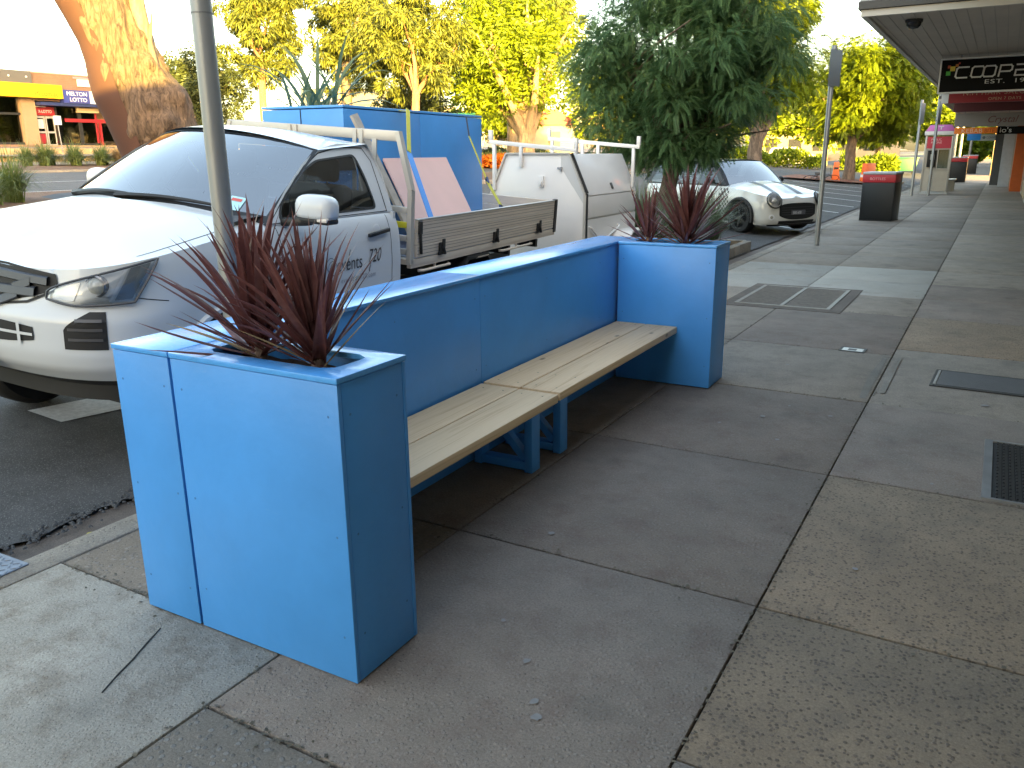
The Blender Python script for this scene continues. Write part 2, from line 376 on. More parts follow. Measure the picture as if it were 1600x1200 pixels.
# --- medians with kerbs
def strip(name, x0, x1, y0, y1, up, m):
    b = MB()
    def fn(u, v):
        x = x0+(x1-x0)*u; return (x, y0+(y1-y0)*v, zt(x)+up + .04*math.sin(v*90+u*7)*(0 < u < 1))
    b.grid(fn, 6, 60)
    o = b.build(name, m, smooth=60); o['kind'] = 'structure'
def kerb_run(name, x, y0, y1, w, top, m, n):
    root = tag(empty(name), kind='structure'); L = (y1-y0)/n; me = None
    for i in range(n):
        if me is None:
            b = MB(); b.box(-w/2, w/2, -L/2+.004, L/2-.004, -.35, 0); o = b.build('kerb_stone', m, root, bevel=.012); me = o.data
        else:
            o = bpy.data.objects.new('kerb_stone', me); COL.objects.link(o); o.parent = root
        o.location = (x, y0+L*(i+.5), top + .003*math.sin(i*2.3))
    return root
strip('median', -18.75, -15.0, -40, 43, .10, dirt)
kerb_run('median_kerb', -15.0, -1, 44, .18, zt(-15)+.12, kerb_c, 20)
kerb_run('median_kerb', -18.75, -1, 44, .18, zt(-18.75)+.10, kerb_c, 20)
strip('garden_bed', -34.4, -30.3, -40, 90, .05, dirt)
kerb_run('garden_kerb', -30.3, 8, 68, .2, zt(-30.2)+.12, kerb_c, 24)

# --- footpath: every slab a piece
root = tag(empty('footpath'), kind='structure')
fb = MB(); fb.box(-3.15, 1.0, -40, 420, -.5, -.016); fb.build('footpath_bed', mat('joint_dirt', (.05, .044, .036), .95), root)
def slab(x0, x1, y0, y1, m, dz=0.0, margin=True):
    b = MB(); w, l = (x1-x0)/2, (y1-y0)/2
    b.box(-w+.0035, w-.0035, -l+.0045, l-.0045, -.05, 0)
    b.build('slab', m, root, bevel=.005, loc=((x0+x1)/2, (y0+y1)/2, dz))
rows = [-2.9, -1.5, -.08, 1.36, 2.74, 4.19, 5.63, 7.1, 8.92, 10.1, 11.3, 12.6]
while rows[-1] < 48: rows.append(rows[-1]+1.45)
rA = [-2.9, -1.2, .3, 1.69] + rows[4:]; rC = [-2.9, -1.5, .4, 1.84] + rows[4:6] + [5.63, 7.38, 8.92] + rows[9:]
pick = lambda L, default: L
for (x0, x1, rr, key) in ((-3.145, -1.88, rA, 'A'), (-1.88, -.57, rows, 'B'), (-.57, .9, rC, 'C')):
    for y0, y1 in zip(rr, rr[1:]):
        ym = (y0+y1)/2
        if key == 'A': m = pale_c if ym < 1.69 else aggr_g if ym < 2.8 else dark_c if ym < 5.6 else grey_c if ym < 10 else pale_c2 if ym < 12.6 else grey_c
        elif key == 'B': m = aggr_g if ym < 1.36 else dark_c if ym < 5.6 else grey_c if ym < 7.1 else dark_c if ym < 8.9 else grey_c if ym < 10.1 else pale_c2 if ym < 12.6 else grey_c
        else: m = dark_c if ym < 1.84 else aggr_b if ym < 4.19 else dark_c if ym < 5.63 else grey_c if ym < 7.38 else aggr_b if ym < 8.9 else dark_c if ym < 11.2 else grey_c
        slab(x0, x1, y0, y1, m, rnd.uniform(-.003, .003))
b = MB(); b.box(-3.145, .9, rows[-1]+.01, 420, -.05, 0); b.build('footpath_far', grey_c, root)
kr = kerb_run('kerb', -3.225, -2.6, 46, .155, .002, kerb_c, 36)
# worn strip where the tooled slab edges were patched along the long joint
patch = concrete('patched_edge', (.22, .20, .17), (.14, .125, .105))
for (x, y0, y1, w) in ((-.62, 5.7, 6.95, .055), (-.52, 5.9, 7.0, .05)):
    b = MB(); nn = 14; V = []
    for i in range(nn+1):
        t = i/nn; ww = w*(.35+.65*math.sin(math.pi*min(1, t*1.05+.02)))*(.85+.3*rnd.random())
        V.append((x-ww/2, y0+(y1-y0)*t)); V.append((x+w/2, y0+(y1-y0)*t))
    vs_ = [b.bm.verts.new((p[0], p[1], .0045)) for p in V]
    for i in range(nn): b.bm.faces.new((vs_[2*i], vs_[2*i+1], vs_[2*i+3], vs_[2*i+2]))
    b.build('mortar_patch', patch, root)
# scratch, gum spots and oil blots on the slabs
gum_m = mat('trodden_gum', (.21, .20, .195), .8, var=.2, scale=30); oil_m = mat('oil_stain', (.055, .052, .046), .55, var=.3, scale=20)
def blot(x, y, r, m, sq=1, n=14, name='stain'):
    b = MB(); vs_ = [b.bm.verts.new((x+math.cos(a)*r*(.75+.5*rnd.random()), y+math.sin(a)*r*sq*(.75+.5*rnd.random()), .0045)) for a in [2*math.pi*k/n for k in range(n)]]
    b.bm.faces.new(vs_); return b.build(name, m, root)
for (x, y, r) in ((-1.14, 2.03, .017), (-1.02, 1.86, .018), (-.98, 1.8, .02), (-1.33, 2.2, .012), (-.92, 4.6, .018), (-1.1, 5.0, .022), (-1.3, 4.75, .016), (-1.0, 5.3, .014), (-.73, 5.2, .02), (-1.25, 6.4, .02), (-.1, 4.3, .014), (-.3, 3.2, .014), (.1, 5.9, .03), (-1.5, 2.9, .02)):
    blot(x, y, r*.75, gum_m)
b = MB(); b.prism([(0, -.002), (.1, -.004), (.17, .0), (.27, -.003), (.36, -.001), (.36, .001), (.25, .002), (.17, .004), (.08, .000), (0, .001)], .003, o=(-2.21, 1.24, .002), ax=(-.42, .91, 0), ay=(.91, .42, 0), dn=(0, 0, 1)); b.build('crack', mat('crack_dark', (.03, .028, .025), .9), root)

# grit, dust and leaf crumbs gathered in the joints
gr = np.random.default_rng(19); n = 2600; P = np.zeros((n, 3)); k = n//2
P[:k, 1] = gr.uniform(-.5, 14, k); P[:k, 0] = gr.choice([-.57, -.57, -1.88], k)+gr.normal(0, .010, k)*np.where(gr.random(k) < .15, 4, 1)
yj = np.array([1.36, 1.69, 2.74, 4.19, 5.63, 7.1, 8.92]); yy_ = gr.choice(yj, n-k); P[k:, 1] = yy_+gr.normal(0, .008, n-k)*np.where(gr.random(n-k) < .15, 5, 1); u0_ = gr.random(n-k)
P[k:, 0] = np.where(yy_ == 1.36, -1.87+1.3*u0_, np.where(yy_ == 1.69, -3.1+1.2*u0_, np.where(yy_ == 7.1, -3.1+2.5*u0_, -3.1+3.9*u0_)))
P[:, 2] = .003
T = np.array([(-1, -.6, .0), (1, -.5, .1), (.8, .6, .5), (-.7, .7, .3)])*.0045; a = gr.uniform(0, 6.28, n); sc = gr.uniform(.5, 1.8, n)
V = np.einsum('mij,nj->mni', np.stack([np.stack([np.cos(a), -np.sin(a), a*0], 1), np.stack([np.sin(a), np.cos(a), a*0], 1), np.stack([a*0, a*0, a*0+1], 1)], 1), T)*sc[:, None, None]+P[:, None, :]
o = np_mesh('joint_grit', V.reshape(-1, 3), np.arange(n*4).reshape(-1, 4), mat('grit', (.10, .085, .06), .9, var=.5, scale=30), root); o['kind'] = 'stuff'

# --- iron and steel set in the footpath
iron = mat('cast_iron', (.045, .045, .047), .55, .6, var=.3, scale=12, bump=.3, bscale=80)
steel_light = mat('worn_steel_edge', (.42, .41, .39), .45, .7, var=.2, scale=20)
def rect_frame(b, x0, x1, y0, y1, w, z0, z1):
    b.box(x0, x1, y0, y0+w, z0, z1); b.box(x0, x1, y1-w, y1, z0, z1); b.box(x0, x0+w, y0+w, y1-w, z0, z1); b.box(x1-w, x1, y0+w, y1-w, z0, z1)
g = empty('drain_grate', (-1.86, 9.6, 0), 0, 'large rusty drain grate in two halves set in the footpath past the far planter', 'drain grate')
b = MB(); rect_frame(b, -.62, .62, -.82, .82, .12, .0, .006); b.build('surround', gutter_c, g)
b = MB(); rect_frame(b, -.5, .5, -.7, .7, .04, .0, .014); b.box(-.02, .02, -.66, .66, 0, .0145); b.build('frame', mat('galv_worn', (.26, .235, .20), .6, .4, var=.25, scale=15), g)
b = MB(); b.box(-.46, .46, -.66, .66, .0, .003); b.build('pit', mat('pit_dark', (.02, .018, .016), .95), g)
b = MB()
for k in range(26):
    y = -.64+k*.0512
    for x0 in (-.46, .025): b.box(x0, x0+.435, y, y+.022, .003, .0125)
o = b.build('grate_bar', mat('rusty_bar', (.19, .165, .14), .7, .3, var=.3, scale=20), g); o['kind'] = 'stuff'
g = empty('valve_cover', (-.88, 7.15, 0), R(-3), 'small square metal valve cover set in the grey slab joint', 'valve cover')
b = MB(); rect_frame(b, -.1, .1, -.075, .075, .018, 0, .008); b.build('frame', iron, g)
b = MB(); b.box(-.08, .08, -.056, .056, 0, .007); b.build('lid', steel_light, g)
b = MB(); b.box(-.035, .03, -.03, .025, .0, .0085); b.build('handle_slot', iron, g)
g = empty('vent_grille', (.46, 4.68, 0), 0, 'black ribbed vent grille with pale steel edge near the shopfront', 'vent grille')
b = MB(); b.box(-.345, -.305, -.47, .47, 0, .012); b.box(-.305, .4, -.47, -.45, 0, .012); b.box(-.305, .4, .45, .47, 0, .012); b.build('frame', mat('steel_edge2', (.22, .22, .22), .5, .6, var=.2), g)
b = MB(); b.box(-.305, .4, -.45, .45, 0, .003); b.build('tray', mat('black_tray', (.012, .012, .013), .7), g)
b = MB()
for i in range(24):
    for j in range(18):
        x = -.285+i*.0285; y = -.43+j*.0495 + (.024 if i % 2 else 0); b.box(x, x+.009, y, y+.036, .003, .010)
for i in range(24): b.box(-.276+i*.0285, -.262+i*.0285, -.445, .445, .003, .0075)
o = b.build('grille_bar', mat('black_iron', (.03, .03, .032), .45, .5), g); o['kind'] = 'stuff'
g = empty('pit_cover', (.24, 6.5, 0), R(-2), 'long dark steel pit cover with pale left edge in footpath', 'pit cover')
b = MB(); rect_frame(b, -.48, .46, -.25, .25, .03, 0, .006); b.build('frame', iron, g)
b = MB(); b.box(-.462, -.445, -.21, .21, .0, .009); b.build('edge_strip', steel_light, g)
b = MB(); b.box(-.44, .42, -.215, .215, 0, .008); b.build('lid', mat('dark_lid', (.085, .085, .087), .6, .2, var=.2, scale=9, bump=.3, bscale=90), g)
g = empty('checker_plate', (-3.52, 1.18, -.0), R(2), 'grey steel checker plate bridging the gutter at left', 'ramp plate')
b = MB(); b.box(-.42, .3, -.5, .42, .004, .012); b.build('plate', mat('grey_plate', (.24, .27, .31), .55, .4, var=.2, scale=12), g, bevel=.003, seg=1)
b = MB()
for i in range(24):
    for j in range(30):
        a = R(45 if (i+j) % 2 else -45); M = Matrix.Translation((-.4+i*.03, -.48+j*.03, .0125)) @ Matrix.Rotation(a, 4, 'Z')
        b.box(-.011, .011, -.003, .003, 0, .0025, M)
o = b.build('tread_pattern', MATS['grey_plate'], g); o['kind'] = 'stuff'

# ------------------------------------------------------------------ shops on the right
brick_dark = mat('dark_render', (.13, .12, .11), .8, var=.2, scale=2, bump=.2)
soffit = mat('soffit_board', (.44, .37, .30), .7, var=.12, scale=1.4, bump=.05)
fascia_g = mat('grey_fascia', (.42, .42, .42), .55, var=.08, scale=3)
fascia_d = mat('dark_gutter', (.04, .038, .036), .5)
trim_w = mat('cream_trim', (.52, .48, .42), .5)
shop_glass = glass_mat('shop_glass', (.25, .28, .28), .02)
inner = mat('shop_interior', (.03, .03, .032), .9)
def shop(y0, y1, H, xf, m, label, awn=None, door_y=None, depth=13.0, grp='shops along the footpath'):
    r = empty('shop_building', (0, 0, 0), 0, label, 'shop', grp)
    b = MB(); b.box(xf, xf+depth, y0, y1, -.3, H-.12); b.build('wall', m, r)
    b = MB(); b.box(xf-.05, xf+depth+.05, y0-.0+.003, y1-.003, H-.12, H); b.build('parapet', trim_w, r)
    yy = y0+.5; k = 0
    while yy+1.6 < y1:
        b = MB(); rect_frame_x(b, xf-.03, xf-.002, yy, yy+1.7, .5 if k % 3 != 1 else .03, 2.4, .06); w = b.build('window' if k % 3 != 1 else 'door', mat('alu_frame', (.35, .35, .35), .4, .7), r)
        b = MB(); b.box(xf-.02, xf-.012, yy+.05, yy+1.65, (.5 if k % 3 != 1 else .03)+.05, 2.35); b.build('pane', shop_glass, w)
        yy += 1.9; k += 1
    if awn:
        z, xo = awn
        b = MB(); b.box(xo+.06, xf-.004, y0+.06, y1-.0, z, z+.03); aw = b.build('awning', soffit, r)
        b = MB(); k = 0
        while xo+.1+k*.125 < xf: b.box(xo+.1+k*.125, xo+.108+k*.125, y0+.07, y1, z-.004, z-.001); k += 1
        b.build('soffit_batten', mat('batten', (.36, .31, .26), .7), aw)
        b = MB(); b.box(xo, xf-.004, y0, y0+.058, z-.03, z+.035); b.box(xo, xo+.058, y0+.06, y1, z-.03, z+.035); b.build('edge_trim', trim_w, aw)
        b = MB(); b.box(xo-.03, xf-.004, y0-.035, y0-.003, z+.04, z+.115); b.box(xo-.03, xo-.003, y0, y1, z+.04, z+.115); b.build('gutter', fascia_d, aw)
        b = MB(); b.box(xo-.02, xf-.004, y0-.02, y0+.04, z+.12, z+.5); b.box(xo-.02, xo+.04, y0+.045, y1, z+.12, z+.5); b.build('fascia', fascia_g, aw)
        b = MB(); b.box(xo+.05, xf-.004, y0+.05, y1, z+.4, z+.5); b.build('awning_roof', fascia_g, aw)
    return r
def rect_frame_x(b, x0, x1, y0, y1, z0, z1, w):
    b.box(x0, x1, y0, y1, z0, z0+w); b.box(x0, x1, y0, y1, z1-w, z1); b.box(x0, x1, y0, y0+w, z0+w, z1-w); b.box(x0, x1, y1-w, y1, z0+w, z1-w)
shop(-12, 9.9, 6.2, .95, mat('cream_wall', (.62, .52, .40), .8, var=.08), 'cream rendered shop nearest the bench, out of view at right', awn=(3.35, -.75))  # unseen: awning width and pale wall shaped to set the light on the bench
shop(10.0, 27.0, 7.6, .95, mat('brown_render', (.2, .16, .13), .8, var=.15), 'shop under the grey awning that carries the black sign with silver capitals', awn=(3.0, -1.5), depth=5)
shop(27.02, 38.4, 3.75, .74, mat('tan_front', (.36, .27, .18), .7, var=.1), 'low tan shop standing past the red and maroon hanging signs', awn=(2.95, -1.75), depth=5)
shop(38.42, 43.2, 7.1, .36, mat('orange_render', (.50, .11, .02), .7, var=.1), 'taller shop with orange front standing out past the tan shop', awn=(2.95, -1.8), depth=4)
shop(43.22, 45.2, 3.6, -.08, mat('blue_grey_render', (.40, .47, .52), .6, var=.1), 'narrow pale blue shop standing out past the orange front', awn=(2.95, -1.9), depth=4)
shop(45.22, 47.0, 3.6, -.42, mat('charcoal_render', (.06, .06, .06), .7, var=.1), 'dark fronted shop standing out last before the side street', awn=(2.95, -1.9), depth=4)
shop(62, 110, 4.6, -.6, mat('cream_render', (.26, .19, .10), .8, var=.1), 'cream shop far down the footpath across the side street')
r = empty('shade_block', (0, 0, 0), 0, 'unseen tall block added behind the viewer to shade the far shops', 'building')  # added out of view so its shadow covers the shops across the street
b = MB(); b.box(3, 8, -36, -15.5, -.3, 15.2); b.build('wall', brick_dark, r)
b = MB(); b.box(2.9, 8.1, -36.1, -15.4, 15.2, 15.5); b.build('parapet', trim_w, r)

# dome camera under the awning
g = empty('dome_camera', (-1.05, 10.75, 2.998), 0, 'small black dome camera under the grey awning soffit', 'security camera')
b = MB(); b.lathe([(.0, -.10), (.05, -.09), (.075, -.06), (.08, -.03)]); b.build('dome', mat('smoked_dome', (.02, .02, .02), .15), g, smooth=50)
b = MB(); b.lathe([(.09, -.03), (.09, 0)]); b.build('mount', mat('black_plastic', (.025, .025, .025), .45), g)

# ------------------------------------------------------------------ hanging signs
sgrp = 'signs hanging under the awnings'
def hang_sign(name, x0, x1, y, z0, z1, m, label, zhang, t=.14, frame=None):
    r = empty(name, (0, y, 0), 0, label, 'sign', sgrp)
    b = MB(); b.box(x0, x1, 0, t, z0, z1); b.build('panel', m, r, bevel=.006, seg=1)
    if frame:
        f = MB(); w = .022
        f.box(x0-w, x1+w, -.012, t+.012, z0-w, z0-.001); f.box(x0-w, x1+w, -.012, t+.012, z1+.001, z1+w); f.box(x0-w, x0-.001, -.012, t+.012, z0, z1); f.box(x1+.001, x1+w, -.012, t+.012, z0, z1)
        f.build('frame', frame, r)
    f = MB()
    for x in (x0+.25, x1-.25): f.box(x-.012, x+.012, t/2-.012, t/2+.012, z1+.02, zhang)
    f.build('hanger', mat('hanger_steel', (.3, .3, .3), .5, .7), r)
    return r
SF = lambda x, z, y=-.002: Matrix(((1, 0, 0, x), (0, 0, -1, y), (0, 1, 0, z), (0, 0, 0, 1)))
sign_black = mat('sign_black', (.006, .006, .006), .7, spec=.15); silver = mat('sign_silver', (.62, .64, .64), .4)
s = hang_sign('hanging_sign', -1.0, .82, 15.0, 2.465, 2.93, sign_black, 'black hanging sign with wide silver capitals and small coloured squares', 2.998, frame=mat('white_frame', (.75, .75, .72), .5))
# wide squared letters built from strokes:  C O O P E R
b = MB()
def stroke(pts, x0, z0, w, h, t=.018):
    P = [Vector((x0+px*w, -.004, z0+pz*h)) for px, pz in pts]
    for p, q in zip(P, P[1:]):
        d = (q-p).normalized(); b.bar(p-d*t*.35, q+d*t*.35, .004, t, up=(d.z, 0, -d.x) if True else None)
def letter(pts, x0, z0, w, h, t=.018, sl=.12):
    P = [(x0+px*w+sl*pz*h, z0+pz*h) for px, pz in pts]
    for k, (p, q) in enumerate(zip(P, P[1:])):
        dx, dz = q[0]-p[0], q[1]-p[1]; L = math.hypot(dx, dz); ux, uz = dx/L, dz/L; nx, nz = -uz*t/2, ux*t/2
        e = t*.5; yk = -.0030-.0002*(k % 2)
        A = (p[0]-ux*e, p[1]-uz*e); B_ = (q[0]+ux*e, q[1]+uz*e)
        vs_ = [b.bm.verts.new((A[0]+nx, yk, A[1]+nz)), b.bm.verts.new((B_[0]+nx, yk, B_[1]+nz)), b.bm.verts.new((B_[0]-nx, yk, B_[1]-nz)), b.bm.verts.new((A[0]-nx, yk, A[1]-nz))]
        b.bm.faces.new(vs_)
GL = {'C': [[(1, 1), (.15, 1), (0, .85), (0, .15), (.15, 0), (1, 0)]], 'O': [[(.15, 1), (.85, 1), (1, .85), (1, .15), (.85, 0), (.15, 0), (0, .15), (0, .85), (.15, 1)]],
      'P': [[(0, 0), (0, 1), (.85, 1), (1, .85), (1, .55), (.85, .42), (.1, .42)]], 'E': [[(1, 1), (.0, 1)], [(.95, .5), (.0, .5), (.0, 0), (1, 0)]], 'R': [[(0, 0), (0, 1), (.85, 1), (1, .85), (1, .55), (.85, .42), (.1, .42)], [(.6, .42), (1, 0)]]}
x = -.80
for k, ch in enumerate('COOPER'):
    for pl in GL[ch]: letter(pl, x, 2.665, .155, .15, .022)
    x += .155 + (.005 if k == 1 else .055)
b.build('lettering', silver, s)
text('lettering', 'EST.  1995', .085, silver, s, SF(-.40, 2.565, -.003), 0, sx=1.7, space=1.1)
for (x, z, c, rr) in ((-.9, 2.735, (.06, .42, .05), .03), (-.845, 2.80, (.65, .5, .05), .034), (-.895, 2.83, (.5, .07, .03), .02), (-.79, 2.845, (.55, .2, .04), .02), (-.76, 2.875, (.5, .05, .03), .012)):
    b = MB(); b.box(x-rr, x+rr, -.004-rr*.02, 0, z-rr, z+rr); b.build('logo_block', mat('logo_%d' % int(x*-1000+z*100), c, .5), s)
red = mat('sign_red', (.32, .018, .025), .45, var=.08); gold = mat('sign_gold', (.62, .45, .28), .5); white = mat('sign_white', (.75, .74, .72), .5)
s = hang_sign('hanging_sign', -1.24, .7, 21.5, 2.60, 2.90, red, 'red hanging sign with small pale lettering behind the black sign', 2.998)
b = MB(); b.box(-1.36, -1.22, -.01, .15, 2.60, 2.90); b.build('end_cap', white, s)
text('lettering', 'N.M HAIR SALON', .12, gold, s, SF(-.95, 2.755, -.003), 0, sx=1.25, space=1.15)
text('lettering', 'OPEN 7 DAYS   PH', .085, gold, s, SF(-.45, 2.64, -.003), 0, sx=1.1, space=1.1)
s = hang_sign('hanging_sign', -1.3, .65, 25.5, 2.56, 2.80, mat('sign_maroon', (.08, .008, .012), .5), 'plain dark maroon hanging sign below the red sign with pale lettering', 2.998)
beige = mat('sign_beige', (.20, .18, .17), .6)
s = hang_sign('hanging_sign', -1.38, .55, 28.5, 2.25, 2.62, beige, 'dull beige light box sign with dark red script', 2.95)
text('lettering', 'Crystal', .26, mat('script_red', (.11, .03, .03), .6), s, SF(-.55, 2.36, -.003), 0, shear=.3)
orange = mat('sign_orange', (.85, .20, .01), .45)
s = hang_sign('hanging_sign', -1.5, -.28, 31.5, 2.10, 2.29, orange, 'orange hanging sign lettered KEBAB in pale letters', 2.95)
text('lettering', 'KEBAB', .19, mat('sign_peach', (.85, .55, .40), .5), s, SF(-1.30, 2.125, -.003), 0, sx=1.05, space=1.05)
text('lettering', 'BITE', .17, mat('sign_darkorange', (.45, .06, .005), .5), s, SF(-.64, 2.13, -.003), 0, sx=.9)
s = hang_sign('hanging_sign', -.26, .55, 31.8, 2.08, 2.31, sign_black, "short black hanging sign with white lettering beside the orange kebab sign", 2.95)
text('lettering', "io's", .22, white, s, SF(-.22, 2.13, -.003), 0, sx=1.2)
s = hang_sign('hanging_sign', -1.15, .02, 45.6, 2.0, 2.28, mat('sign_grey', (.40, .43, .45), .5), 'grey conveyancing sign with bright blue left end', 2.95)
b = MB(); b.box(-1.6, -1.02, -.03, .17, 2.02, 2.52); b.build('blue_panel', mat('sign_blue', (.02, .28, .85), .45), s, bevel=.05)
text('lettering', 'CONVEYANCING', .15, mat('sign_slate', (.1, .13, .16), .5), s, SF(-.80, 2.09, -.003), 0, sx=.70)
b = MB(); b.lathe([(.05, -.004), (.065, -.004), (.065, 0), (.05, 0)], axis='y', c=(-.9, 0, 2.14)); b.build('logo_ring', MATS['sign_slate'], s)
# ================================================================== PLANTER BENCH
blue = mat('blue_paint', (.065, .295, .71), .36, var=.09, scale=2.2, bump=.09, bscale=30, spec=.5)
blue_top = mat('blue_paint_sheen_scuffed', (.09, .35, .78), .20, var=.10, scale=2.2, bump=.10, bscale=26, streak=(6, .7, 6))  # sky sheen of the top faces put into a paler blue, plus scuffs
def scuff(m, light):       # light rubs and handling marks of irregular shape
    n = m.node_tree; b = [x for x in n.nodes if x.type == 'BSDF_PRINCIPLED'][0]; src = b.inputs['Base Color'].links[0].from_socket
    tc = n.nodes.new('ShaderNodeTexCoord'); mp = n.nodes.new('ShaderNodeMapping'); mp.inputs['Scale'].default_value = (3, 3, 7); n.links.new(tc.outputs['Object'], mp.inputs[0])
    t = n.nodes.new('ShaderNodeTexNoise'); t.inputs['Scale'].default_value = 2.6; t.inputs['Detail'].default_value = 9; t.inputs['Roughness'].default_value = .72; n.links.new(mp.outputs[0], t.inputs['Vector'])
    r = n.nodes.new('ShaderNodeMapRange'); n.links.new(t.outputs['Fac'], r.inputs['Value']); r.inputs[1].default_value = .63; r.inputs[2].default_value = .74; r.inputs[4].default_value = .30
    x = n.nodes.new('ShaderNodeMix'); x.data_type = 'RGBA'; x.inputs['B'].default_value = (*light, 1); n.links.new(r.outputs[0], x.inputs['Factor']); n.links.new(src, x.inputs['A']); n.links.new(x.outputs['Result'], b.inputs['Base Color'])
scuff(blue, (.20, .38, .66)); scuff(blue_top, (.42, .52, .72))
screw_m = mat('painted_screw', (.045, .17, .42), .5)
pine = wood_mat('treated_pine', (.72, .52, .31), (.54, .36, .19))
def ring_plate(b, outer, inner, z0, z1, n=48):
    """plate with a hole; outer and inner are star-shaped polygons round the inner's centre"""
    cx = sum(p[0] for p in inner)/len(inner); cy = sum(p[1] for p in inner)/len(inner)
    def hit(poly, a):
        dx, dy = math.cos(a), math.sin(a); best = None
        for (x1, y1), (x2, y2) in zip(poly, poly[1:]+poly[:1]):
            ex, ey = x2-x1, y2-y1; den = dx*ey - dy*ex
            if abs(den) < 1e-12: continue
            t = ((x1-cx)*ey - (y1-cy)*ex)/den; u = ((x1-cx)*dy - (y1-cy)*dx)/den
            if t > 0 and -1e-6 <= u <= 1+1e-6 and (best is None or t > best): best = t
        return cx+dx*best, cy+dy*best
    ang = [2*math.pi*k/n for k in range(n)] + [math.atan2(y-cy, x-cx) % (2*math.pi) for x, y in outer]
    ang = sorted(set(round(a, 5) for a in ang))
    O = [hit(outer, a) for a in ang]; I = [hit(inner, a) for a in ang]; k = len(ang)
    V = [[b.bm.verts.new((x, y, z)) for (x, y) in L] for L, z in ((O, z1), (I, z1), (O, z0), (I, z0))]
    for i in range(k):
        j = (i+1) % k
        b.bm.faces.new((V[0][i], V[0][j], V[1][j], V[1][i])); b.bm.faces.new((V[2][i], V[3][i], V[3][j], V[2][j]))
        b.bm.faces.new((V[0][i], V[2][i], V[2][j], V[0][j])); b.bm.faces.new((V[1][i], V[1][j], V[3][j], V[3][i]))
def rrect(x0, x1, y0, y1, r, n=6):
    P = []
    for cx, cy, a0 in ((x1-r, y1-r, 0), (x0+r, y1-r, 90), (x0+r, y0+r, 180), (x1-r, y0+r, 270)):
        for k in range(n+1): a = R(a0+90*k/n); P.append((cx+r*math.cos(a), cy+r*math.sin(a)))
    return P
BX, BY, BR = -1.54, 1.66, R(.65)
bench = empty('planter_bench', (BX, BY, 0), BR, 'long bright blue bench with a planter box at each end and pine plank seat', 'bench')
def panel(name, x0, x1, y0, y1, z0, z1, par=bench, m=blue, bv=.0025):
    b = MB(); b.box(x0, x1, y0, y1, z0, z1); return b.build(name, m, par, bevel=bv)
def planter(y0, y1, front):
    r = empty('planter_box', (0, 0, 0)); r.parent = bench
    t = .017
    panel('front_panel', -.70, 0, y0, y0+t, .006, .979, r); panel('back_panel', -.70, 0, y1-t, y1, .006, .979, r)
    panel('side_panel', -t, -.0008, y0+t+.0015, y1-t-.0015, .006, .979, r); panel('side_panel', -.6992, -.70+t, y0+t+.0015, y1-t-.0015, .006, .979, r)
    b = MB(); ring_plate(b, [(-.703, y0-.003), (.003, y0-.003), (.003, y1+.003), (-.703, y1+.003)], rrect(-.62, -.085, y0+.075, y1-.06, .045), .981, .999)
    b.build('lid', blue_top, r, bevel=.002)
    b = MB(); b.grid(lambda u, v: (-.68+.66*u, y0+.02+(y1-y0-.04)*v, .935+.012*math.sin(u*31)*math.cos(v*17)), 20, 10); b.build('soil', dirt, r, smooth=60)
    b = MB()
    for z in (.16, .5, .88):
        for x in (-.66, -.04):
            for (yy, s) in ((y0, 1), (y1, -1)): b.lathe([(.0, -.0006), (.0042, -.0004), (.0046, .001)], 'y', (x, yy, z), 8) if s == 1 else None
        for y in (y0+.05, y1-.05): b.lathe([(.0046, -.001), (.0042, .0004), (0, .0006)], 'x', (-.0008, y, z), 8)
    b.build('screw_head', screw_m, r, smooth=50)
    return r
planter(0, .32, True); planter(3.785, 4.125, False)
back = empty('backrest', (0, 0, 0)); back.parent = bench
panel('end_panel', -.99, -.713, 0, .017, .006, .979, back); panel('end_panel', -.99, -.713, 4.108, 4.125, .006, .979, back)
panel('seat_side_panel', -.735, -.718, .019, 1.93, .006, .979, back); panel('seat_side_panel', -.735, -.718, 1.933, 4.106, .006, .979, back)
panel('road_side_panel', -.9895, -.973, .019, 1.93, .006, .979, back); panel('road_side_panel', -.9895, -.973, 1.933, 4.106, .006, .979, back)
for y0, y1 in ((-.003, 1.93), (1.932, 4.128)): panel('top_board', -.993, -.709, y0, y1, .981, .999, back, blue_top, .003)
b = MB()
for z in (.14, .5, .88):
    for x in (-.955, -.745): b.lathe([(.0, -.0006), (.0042, -.0004), (.0046, .001)], 'y', (x, 0, z), 8)
    for y in (.5, 1.2, 1.88, 1.98, 2.7, 3.5): b.lathe([(.0046, -.001), (.0042, .0004), (0, .0006)], 'x', (-.718, y, z), 8)
b.build('screw_head', screw_m, back, smooth=50)
for (y0, y1, dz) in ((.326, 1.905, 0), (1.925, 3.78, .004)):
    for (x0, x1) in ((-.705, -.478), (-.472, -.245)):
        b = MB(); b.box(x0-(-.59 if x0 < -.5 else -.36), x1-(-.59 if x0 < -.5 else -.36), -(y1-y0)/2, (y1-y0)/2, -.0225, .0225)
        b.build('seat_plank', pine, bench, bevel=.004, loc=(-.59 if x0 < -.5 else -.36, (y0+y1)/2, .399+dz))
    b = MB()
    for y in ((y0+.05, y1-.07) if y0 < 1 else (y0+.07, y0+.3, y1-.07)):
        for x in (-.65, -.53, -.42, -.30): b.lathe([(.0, .0008), (.005, .0006)], 'z', (x, y, .4215+dz), 8)
    b.build('screw_head', mat('dark_screw', (.09, .07, .05), .5, .5), bench)
